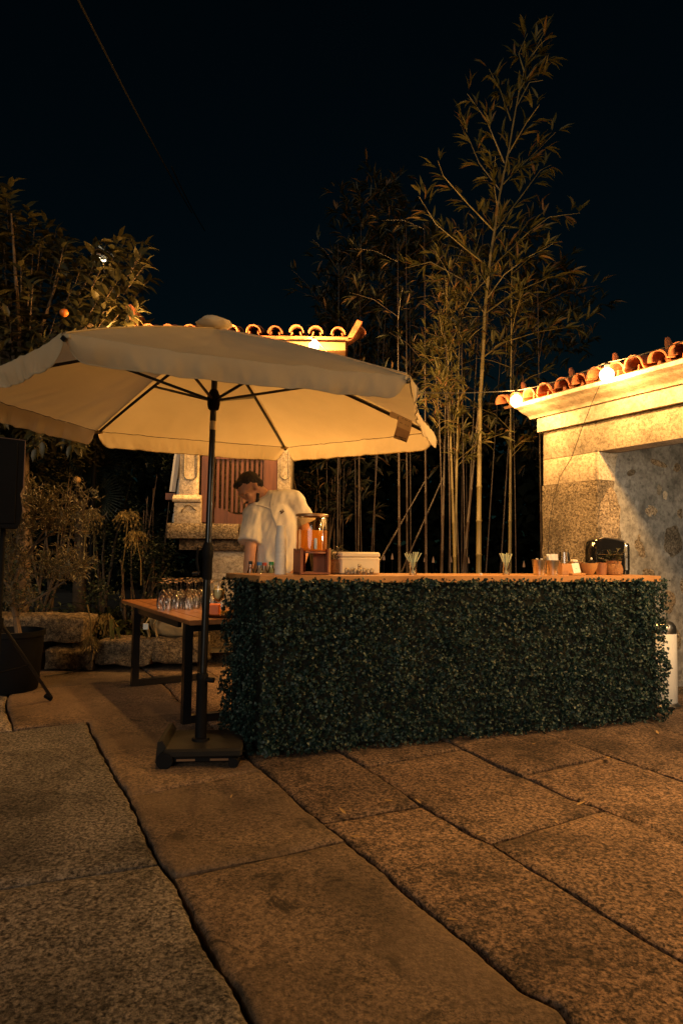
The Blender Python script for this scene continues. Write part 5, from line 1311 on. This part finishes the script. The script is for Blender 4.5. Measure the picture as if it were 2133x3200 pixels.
# ---- garden shrubs (dark) and strap-leaved clumps
def shrub(x, y, Y, rx, ry, n, label, ls=.05, wr=.5, mat='sleaf'):
    c = at(x, y, Y); gz = .17 + .02 * (Y - 7); t = thing('garden_shrub', V(c.x, Y, gz), label, 'shrub', 'dark shrubs in the garden bed')
    P, D, N, L, W = [], [], [], [], []; st_ = MB(); sx_, sz_ = rx / FPX * Y, ry / FPX * Y
    cl_ = [(V(rnd(-1, 1), rnd(-.8, .5), rnd(-1, 1)), rnd(.3, .5)) for _ in range(16)]
    for k in range(n):
        cc_, rr = random.choice(cl_); o = V(random.gauss(0, 1), random.gauss(0, 1), random.gauss(0, 1)) * rr * .45 + cc_
        if o.length > 1.35: continue
        p = V(c.x + o.x * sx_, Y + o.y * sx_ * .7, max(gz + .02, c.z + o.z * sz_)); P.append(p); D.append(V(rnd(-1, 1), rnd(-1, .6), rnd(-.4, .8))); N.append(V(rnd(-.6, .6), rnd(-.8, .2), 1)); l = ls * rnd(.6, 1.2); L.append(l); W.append(l * wr)
    for k in range(7):
        e = V(c.x + rnd(-.8, .8) * sx_, Y + rnd(-.3, .3) * sx_, c.z + rnd(-.3, .6) * sz_); st_.tube([V(c.x + rnd(-.1, .1), Y, gz - .05), (V(c.x, Y, gz) + e) / 2 + V(rnd(-.1, .1), 0, 0), e], [.02, .013, .005], 6)
    part('stem', st_, MT['bark'], t, kind='stuff'); crown('foliage', P, D, N, L, W, MT[mat], t)
shrub(470, 1600, 8.4, 130, 190, 2600, 'dark small-leaved bush left of the granary pillar'); shrub(330, 1530, 8.9, 150, 170, 2200, 'dark bush behind the dried flower heads')
shrub(150, 1500, 8.4, 150, 160, 1300, 'dim broad-leaved bush under the parasol at the left', .10, .45, 'tleaf'); shrub(420, 1800, 7.7, 140, 110, 1500, 'dark low bush beside the far end of the table')
shrub(30, 1850, 7.4, 160, 110, 1200, 'dark low bush behind the potted olive', .08, .4); shrub(1010, 1480, 9.0, 120, 120, 1500, 'dark leafy bush right of the granary', .10, .22, 'bleafD')
def clump(x, y, Y, n, ln, label):
    c = at(x, y, Y); gz = .18; t = thing('strap_leaf_plant', V(c.x, Y, gz), label, 'plant', 'strap-leaved plants behind the low wall'); vs = []; fs = []
    for k in range(n):
        a = rnd(0, 6.28); l = ln * rnd(.6, 1.1); h = rnd(.5, 1.0); w = rnd(.018, .03); d = V(math.cos(a), math.sin(a), 0); s_ = V(-d.y, d.x, 0); m = 7; n0 = len(vs)
        for q in range(m + 1):
            f = q / m; p = V(c.x, Y, gz) + V(rnd(-.0, .0), 0, 0) + d * (l * f * (.55 + .5 * f)) + V(0, 0, l * h * (1.5 * f - 1.35 * f * f)); ww = w * (1 - f ** 3) + .001
            vs += [p - s_ * ww, p + V(0, 0, -.006), p + s_ * ww]
        for q in range(m):
            b = n0 + q * 3
            fs += [(b, b + 1, b + 4), (b, b + 4, b + 3), (b + 1, b + 2, b + 5), (b + 1, b + 5, b + 4)]
    tris('foliage', [tuple(v) for v in vs], fs, MT['strap'], t, True, 'stuff')
for k, (x, Y, n, l, lb) in enumerate(((180, 7.5, 34, .75, 'strap-leaved clump above the highest block of the low wall'), (270, 7.7, 34, .8, 'strap-leaved clump behind the gap in the low wall'), (350, 7.5, 36, .8, 'strap-leaved clump behind the drooping flower head'),
        (430, 7.8, 34, .85, 'strap-leaved clump left of the table end'), (80, 7.9, 30, .8, 'strap-leaved clump behind the potted olive'), (330, 8.2, 30, 1.0, 'tall strap-leaved clump under the dried flower heads'))): clump(x, 1900, Y, n, l, lb)
def seedhead(x, y, Y, r, xb, yb, label, droop=1.0):
    c = at(x, y, Y); b = at(xb, yb, Y); rr = r / FPX * Y; t = thing('dried_flower', V(b.x, b.y, b.z), label, 'dried flower', 'dried flower heads in the garden')
    part('stalk', MB().tube([b, (b + c) / 2 + V(rnd(-.03, .03), 0, 0), c], [.008, .007, .006], 6), MT['seed'], t); P, D, N, L, W = [], [], [], [], []; sp = MB()
    for k in range(70):
        d = V(random.gauss(0, 1), random.gauss(0, 1), random.gauss(.35, .8)).normalized(); e = c + d * rr * rnd(.75, 1.0) + V(0, 0, -rr * .35 * droop); sp.tube([c, c + d * rr * .6, e], .0016, 4, False)
        for q in range(3): P.append(e); D.append(V(rnd(-.5, .5), rnd(-.5, .5), -1) + d * .4); N.append(V(rnd(-1, 1), rnd(-1, 1), .2)); L.append(rnd(.03, .05)); W.append(.012)
    part('spokes', sp, MT['seed'], t, kind='stuff'); crown('florets', P, D, N, L, W, MT['seed'], t)
seedhead(400, 1615, 7.6, 42, 380, 1790, 'upper dried flower head left of the granary'); seedhead(425, 1680, 7.4, 40, 440, 1830, 'right-hand dried flower head above the table'); seedhead(285, 1610, 7.9, 38, 262, 1745, 'dim dried flower head behind the olive foliage')
seedhead(330, 1935, 7.1, 34, 345, 2010, 'pale drooping flower head just behind the low wall', 1.5); seedhead(282, 2000, 6.64, 26, 272, 1890, 'withered flower head hanging over the joint of the wall', 1.6); seedhead(295, 1655, 8.2, 34, 300, 1800, 'faint dried flower head below the dim one')
# palm fans
pm = thing('fan_palm', V(at(255, 1700, 8.6).x, 8.6, .2), 'dim fan palm in the dark garden at the left', 'palm')
part('trunk', MB().tube([V(at(255, 1700, 8.6).x, 8.6, .1), at(255, 1560, 8.6)], [.09, .07], 10), MT['bark'], pm)
for x, y, a0 in ((250, 1480, .6), (300, 1450, 1.0), (220, 1530, 2.2), (300, 1550, -.3)):
    c = at(x, y, 8.5); P, D, N = [], [], []
    for k in range(22): a = a0 - 1.3 + 2.6 * k / 21; P.append(c); D.append(V(math.cos(a), -.25, math.sin(a))); N.append(V(0, -1, .3))
    crown('frond', P, D, N, [.42] * 22, [.025] * 22, MT['sleaf'], pm, .05); part('frond_stalk', MB().tube([at(255, 1560, 8.6), c], .01, 5), MT['sleaf'], pm)
# ---- bamboo
def culm_path(ptsS, Y, dy=0.0): return [at(x, y, Y + dy * k / max(1, len(ptsS) - 1)) for k, (x, y) in enumerate(ptsS)]
def culm(path, r0, r1, inter=.32):
    # stem with swollen nodes
    mb = MB(); pts_ = []; rad = []; tot = sum((b - a).length for a, b in zip(path, path[1:])); acc = 0; nxt = .18
    for a, b in zip(path, path[1:]):
        l = (b - a).length
        while nxt < acc + l:
            f = (nxt - acc) / l; r = r0 + (r1 - r0) * nxt / tot; p = a + (b - a) * f; t = (b - a).normalized()
            for o, k in ((-.018, 1.0), (-.006, 1.18), (.004, 1.22), (.012, 1.0)): pts_.append(p + t * o); rad.append(r * k)
            nxt += inter * rnd(.85, 1.15)
        acc += l
    pts_ = [path[0]] + pts_ + [path[-1]]; rad = [r0] + rad + [r1]
    return mb.tube(pts_, rad, 10)
def leafy(branches, step, P, D, N, L, W, lmin, lmax, per=4, tilt=.35):
    # leaf sprays along each branch
    for br in branches:
        for a, b in zip(br, br[1:]):
            l = (b - a).length; d = (b - a).normalized(); n = max(1, int(l / step))
            for k in range(n):
                p = a + (b - a) * ((k + random.random()) / n); s1 = d.orthogonal().normalized(); s1 = Matrix.Rotation(rnd(0, 6.28), 3, d) @ s1
                tw = (d * .6 + s1 * .8 + V(0, 0, .25)).normalized(); ln = rnd(.05, .16); e = p + tw * ln
                for q in range(per):
                    u = q / per; dd = tw + V(rnd(-.7, .7), rnd(-.7, .7), rnd(-.5, .45)) * (.9 if q else .3); P.append(p + tw * ln * (.4 + .6 * u)); D.append(dd); N.append(V(rnd(-.5, .5), rnd(-1, .1), rnd(.2, 1))); ll = rnd(lmin, lmax); L.append(ll); W.append(ll * rnd(.14, .19))
def zz(p): return (980 + p[0] / 1.7818, 60 + p[1] / 1.7818)
BY = 6.55
main = thing('bamboo', V(at(1495, 1780, BY).x, BY, .15), 'tall bamboo standing highest against the dark sky', 'bamboo', 'bamboo behind the bar')
mp_ = [(1490, 2080), (1495, 1780), (1497, 1400), (1500, 1230)] + [zz(p) for p in ((940, 1900), (950, 1640), (985, 1300), (1005, 1180), (1035, 960), (1075, 780), (1110, 580), (1130, 450), (1180, 250), (1290, 62))]
mpath = culm_path(mp_, BY, .25); part('culm', culm(mpath, .030, .004), MT['bamboo'], main)
brS = [[(950, 1640), (830, 1450), (650, 1350), (510, 1385)], [(985, 1390), (860, 1290), (680, 1140), (585, 985)], [(1005, 1180), (860, 1030), (720, 870), (690, 785)], [(1035, 950), (920, 800), (870, 680), (815, 585)],
       [(1060, 800), (960, 560), (855, 415)], [(1095, 560), (1040, 400), (975, 275)], [(950, 1640), (1100, 1530), (1300, 1440), (1430, 1410)], [(980, 1390), (1200, 1180), (1310, 1100), (1480, 1078)], [(1005, 1180), (1150, 990), (1260, 840), (1320, 810)],
       [(1040, 930), (1160, 810), (1345, 628)], [(1070, 770), (1180, 580), (1255, 475)], [(1130, 480), (1200, 350), (1275, 338)], [(1140, 400), (1230, 260), (1295, 205)], [(1180, 250), (1250, 150), (1300, 100)], [(1170, 290), (1140, 190), (1190, 75)],
       [(945, 1880), (1050, 1800), (1250, 1740), (1500, 1700)], [(965, 1480), (880, 1350), (930, 1180)], [(990, 1250), (1060, 1150), (1130, 1160)], [(1020, 1050), (1000, 900), (1010, 760)], [(960, 1560), (1060, 1420), (1180, 1330), (1330, 1250)]]
brW = []
for br in brS:
    o1 = rnd(-.35, .35); brW.append([at(*zz(p), BY + .2 + o1 * k / (len(br) - 1)) for k, p in enumerate(br)])
for br in brW: part('branch', MB().tube(br, [.0075 * (1 - .7 * k / (len(br) - 1)) for k in range(len(br))], 5), MT['bamboo'], main)
P, D, N, L, W = [], [], [], [], []; leafy(brW, .056, P, D, N, L, W, .11, .20, 4); crown('leaves', P, D, N, L, W, MT['bleaf'], main, .10)
# second, third: near culms lit by the bulbs; the rest deeper in the grove
def z6(p): return (980 + p[0] / 2.45, 1380 + p[1] / 2.45)
BAM = [  # (bottom x, top x in the zoomed strip, depth, radius, brown dim copy?, top height px, label)
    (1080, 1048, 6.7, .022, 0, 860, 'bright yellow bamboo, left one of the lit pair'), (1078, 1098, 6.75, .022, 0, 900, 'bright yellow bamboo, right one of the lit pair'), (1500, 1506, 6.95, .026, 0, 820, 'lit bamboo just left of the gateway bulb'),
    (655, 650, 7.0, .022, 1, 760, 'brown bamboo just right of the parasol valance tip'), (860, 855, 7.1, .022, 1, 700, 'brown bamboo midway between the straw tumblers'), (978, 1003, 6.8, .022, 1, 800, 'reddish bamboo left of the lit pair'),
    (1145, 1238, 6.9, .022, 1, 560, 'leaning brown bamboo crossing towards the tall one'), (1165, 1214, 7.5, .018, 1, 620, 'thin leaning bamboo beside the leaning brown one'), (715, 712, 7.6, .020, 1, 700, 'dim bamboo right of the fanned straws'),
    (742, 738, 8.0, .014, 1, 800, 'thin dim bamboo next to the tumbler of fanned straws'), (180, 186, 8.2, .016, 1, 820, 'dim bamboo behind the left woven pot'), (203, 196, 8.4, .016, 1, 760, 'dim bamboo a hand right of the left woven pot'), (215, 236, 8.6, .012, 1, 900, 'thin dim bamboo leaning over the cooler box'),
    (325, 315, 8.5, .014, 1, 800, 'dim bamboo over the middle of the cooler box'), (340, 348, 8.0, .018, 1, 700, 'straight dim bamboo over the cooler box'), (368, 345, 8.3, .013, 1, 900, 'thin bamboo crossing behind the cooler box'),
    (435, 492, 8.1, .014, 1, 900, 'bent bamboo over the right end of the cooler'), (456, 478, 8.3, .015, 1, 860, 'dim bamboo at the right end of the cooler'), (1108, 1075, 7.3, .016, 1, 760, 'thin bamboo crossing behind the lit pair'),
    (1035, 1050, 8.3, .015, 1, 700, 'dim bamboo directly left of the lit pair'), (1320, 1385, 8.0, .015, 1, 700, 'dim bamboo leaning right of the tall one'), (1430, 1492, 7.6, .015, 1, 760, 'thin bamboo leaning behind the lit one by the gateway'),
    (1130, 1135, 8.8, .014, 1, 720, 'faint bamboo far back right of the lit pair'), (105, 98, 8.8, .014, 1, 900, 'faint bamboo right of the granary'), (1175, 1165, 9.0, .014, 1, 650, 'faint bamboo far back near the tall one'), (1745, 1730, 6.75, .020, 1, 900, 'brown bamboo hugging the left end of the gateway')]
def rs(x, y, Y): return at(x, y, Y)
for k, (xb, xt, Y, r, br_, ytop, lb) in enumerate(BAM):
    x0, x1 = 980 + xb / 2.45, 980 + xt / 2.45; sl_ = (x1 - x0) / 400.0      # source px drift per source px of height
    t = thing('bamboo', V(at(x0, 1780, Y).x, Y, .15), lb, 'bamboo', 'bamboo behind the bar')
    pts_ = [at(x0 - sl_ * (1780 - y) * -1 * (1 if y <= 1780 else 1), y, Y + .0) for y in (2060, 1780, 1500, 1250, 1000, ytop)]
    pts_ = [at(x0 + sl_ * (1780 - y), y, Y) + V(0, .0, 0) for y in (2060, 1780, 1500, 1250, 1000, ytop)]
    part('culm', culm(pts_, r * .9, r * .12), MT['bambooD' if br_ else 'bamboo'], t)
    P, D, N, L, W = [], [], [], [], []; brs = []; bmm = MB()
    nbr = 7 if not br_ else 5
    for q in range(nbr):
        f = rnd(.42 if not br_ else .45, 1.0); seg_ = min(4, int(f * 5)); p = pts_[seg_] + (pts_[seg_ + 1] - pts_[seg_]) * (f * 5 - seg_)
        a = rnd(0, 6.28); d = V(math.cos(a), math.sin(a) * .8, rnd(.3, 1.0)).normalized(); ln = rnd(.3, .75); e = p + d * ln; m_ = p + d * ln * .5 + V(0, 0, .03); e.z -= .05
        brs.append([p, m_, e]); bmm.tube([p, m_, e], [.004, .003, .0015], 4)
    part('branch', bmm, MT['bambooD' if br_ else 'bamboo'], t, kind='stuff')
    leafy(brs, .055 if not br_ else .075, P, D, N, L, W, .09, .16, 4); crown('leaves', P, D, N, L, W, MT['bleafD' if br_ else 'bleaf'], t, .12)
for (xa, ya), (xc, yc), Y, lb in (((480, 960), (740, 500), 7.4, 'slanting bamboo cane left of the fanned straws'), ((690, 960), (900, 480), 7.3, 'slanting bamboo cane right of the fanned straws')):
    a, b = at(*z6((xa, ya)), Y), at(*z6((xc, yc)), Y); d = (b - a); a2 = a - d * .55; b2 = b + d * .5
    t = thing('bamboo_cane', V(a2.x, Y, max(.15, a2.z)), lb, 'bamboo', 'bamboo behind the bar'); part('culm', culm([a2, a, b, b2], .013, .008), MT['bambooD'], t)
# bright leafy growth low on the lit culms and a few sunk tufts: belongs to short side shoots
def shoot(x, y, Y, rx, ry, n, label, mat='bleaf', ls=(.07, .125)):
    c = at(x, y, Y); t = thing('bamboo_shoot', V(at(x, 2000, Y).x, Y, .15), label, 'bamboo', 'leafy bamboo shoots'); P, D, N, L, W = [], [], [], [], []; brs = []; bmm = MB()
    xs, zs = rx / FPX * Y, ry / FPX * Y; base = at(x + 15, 1900, Y); base.z = .15
    part('culm', culm([base, at(x + 8, 1500, Y), c, c + V(-.03, 0, zs * .9)], .009, .003), MT['bambooD'], t)
    for q in range(n):
        p = c + V(rnd(-.25, .25) * xs, rnd(-.3, .3) * xs, rnd(-1, .8) * zs); a = rnd(0, 6.28); d = V(math.cos(a), math.sin(a) * .7, rnd(-.2, .9)).normalized(); e = p + d * rnd(.4, 1.0) * xs
        brs.append([p, (p + e) / 2 + V(0, 0, .02), e]); bmm.tube(brs[-1], [.003, .0025, .0012], 4)
    part('branch', bmm, MT['bamboo'], t, kind='stuff'); leafy(brs, .042, P, D, N, L, W, ls[0], ls[1], 4); crown('leaves', P, D, N, L, W, MT[mat], t, .12)
shoot(1395, 1130, 6.5, 95, 140, 36, 'brightly lit leafy bamboo tuft right of the parasol'); shoot(1440, 1010, 6.7, 85, 120, 15, 'lit bamboo tuft above the bright one', 'bleafD'); shoot(1370, 1260, 6.4, 60, 90, 24, 'glowing bamboo leaves beside the parasol tip')
shoot(1440, 820, 7.2, 100, 140, 12, 'dim bamboo tuft left of the tall culm', 'bleafD'); shoot(1600, 1020, 7.2, 120, 150, 20, 'dim bamboo tuft right of the tall culm', 'bleafD')
P, D, N, L, W = [], [], [], [], []; brs = []
def tuft(x, y, Y, rx, ry, n):
    c = at(x, y, Y); xs, zs = rx / FPX * Y, ry / FPX * Y
    for q in range(n):
        p = c + V(rnd(-.35, .35) * xs, rnd(-.3, .3) * xs, rnd(-1, .8) * zs); a = rnd(0, 6.28); d = V(math.cos(a), math.sin(a) * .7, rnd(-.2, .9)).normalized(); brs.append([p, p + d * rnd(.4, 1.0) * xs])
for k, (x, y, rx, ry) in enumerate(((1110, 760, 110, 150), (1180, 640, 90, 110), (1060, 880, 90, 130), (1200, 900, 130, 150), (1130, 1040, 130, 130), (1260, 1080, 110, 120), (1040, 1000, 60, 100), (1180, 1200, 140, 110), (1300, 820, 100, 150), (1240, 720, 80, 130))): tuft(x, y, 9.2 + .15 * k, rx, ry, 26)
for x, y in ((1700, 1060), (1800, 1000), (1740, 900), (1640, 820)): tuft(x, y, 8.2, 110, 110, 14)
for x, y in ((1060, 1470), (1130, 1560), (1230, 1440), (1400, 1440), (1540, 1400), (1640, 1330), (1660, 1450)): tuft(x, y, 8.6, 70, 80, 9)
leafy(brs, .055, P, D, N, L, W, .12, .2, 4); vs, fs = leaves(np.array(P), np.array(D), np.array(N), np.array(L), np.array(W), .12)
tag(tris('bamboo_grove_foliage', vs, fs, MT['bleafD']), 'faint dark bamboo foliage filling the grove behind the culms', 'foliage', None, 'stuff')
# fallen leaves on the paving
LFM = leafmat('fallen_leaf', (.32, .20, .08), (.45, .30, .13), .7, .1, .2); lv, lf = leaves(np.zeros((1, 3)), np.array([[1., 0, 0]]), np.array([[0, 0, 1.]]), .05, .014, -.25)
lv[:, 2] += .004
lt = tris('fallen_leaf', lv, lf, LFM); first = True
for x, y, s_ in ((1230, 2510, 1.1), (1315, 2518, 1.0), (1080, 2552, 1.3), (1490, 2616, .8), (1735, 2572, .9), (1800, 2523, 1.2), (1670, 2832, .8), (1394, 2880, .9), (1896, 2372, 2.0), (2056, 2299, 1.2), (1093, 2621, 1.2), (1660, 2330, .7), (720, 2500, .7), (1860, 2560, .9), (2010, 2420, .8), (1440, 2300, .7)):
    o = lt if first else lt.copy()
    if not first: COL.objects.link(o)
    first = False; p = G(x, y); o.location = (p.x, p.y, .006); o.rotation_euler = (0, 0, rnd(0, 6.28)); o.scale = (s_, s_, s_)
    tag(o, 'dry narrow leaf fallen on the granite paving', 'leaf', 'fallen leaves on the paving')
# ---- dark wood added as a backdrop to black out the low sky
n = 34000; X = np.random.uniform(-16, 18, n); Yy = np.random.uniform(13, 17, n)
top = np.array([4.3 + 1.3 * mnoise.noise(V(x * .35, 0, 1)) + .7 * mnoise.noise(V(x * 1.3, 0, 4)) for x in X]); Zz = .1 + np.random.rand(n) ** .8 * top
dd = randdir(n); vs, fs = leaves(np.stack([X, Yy, Zz], 1), dd, randdir(n) + np.array([[0, -.6, .6]]), np.random.uniform(.2, .42, n), np.random.uniform(.12, .22, n), .1)
fw = tris('backdrop_wood', vs, fs, MT['woodleaf']); tag(fw, 'dark mass of trees added as a backdrop far behind the bamboo', 'trees', None, 'stuff')
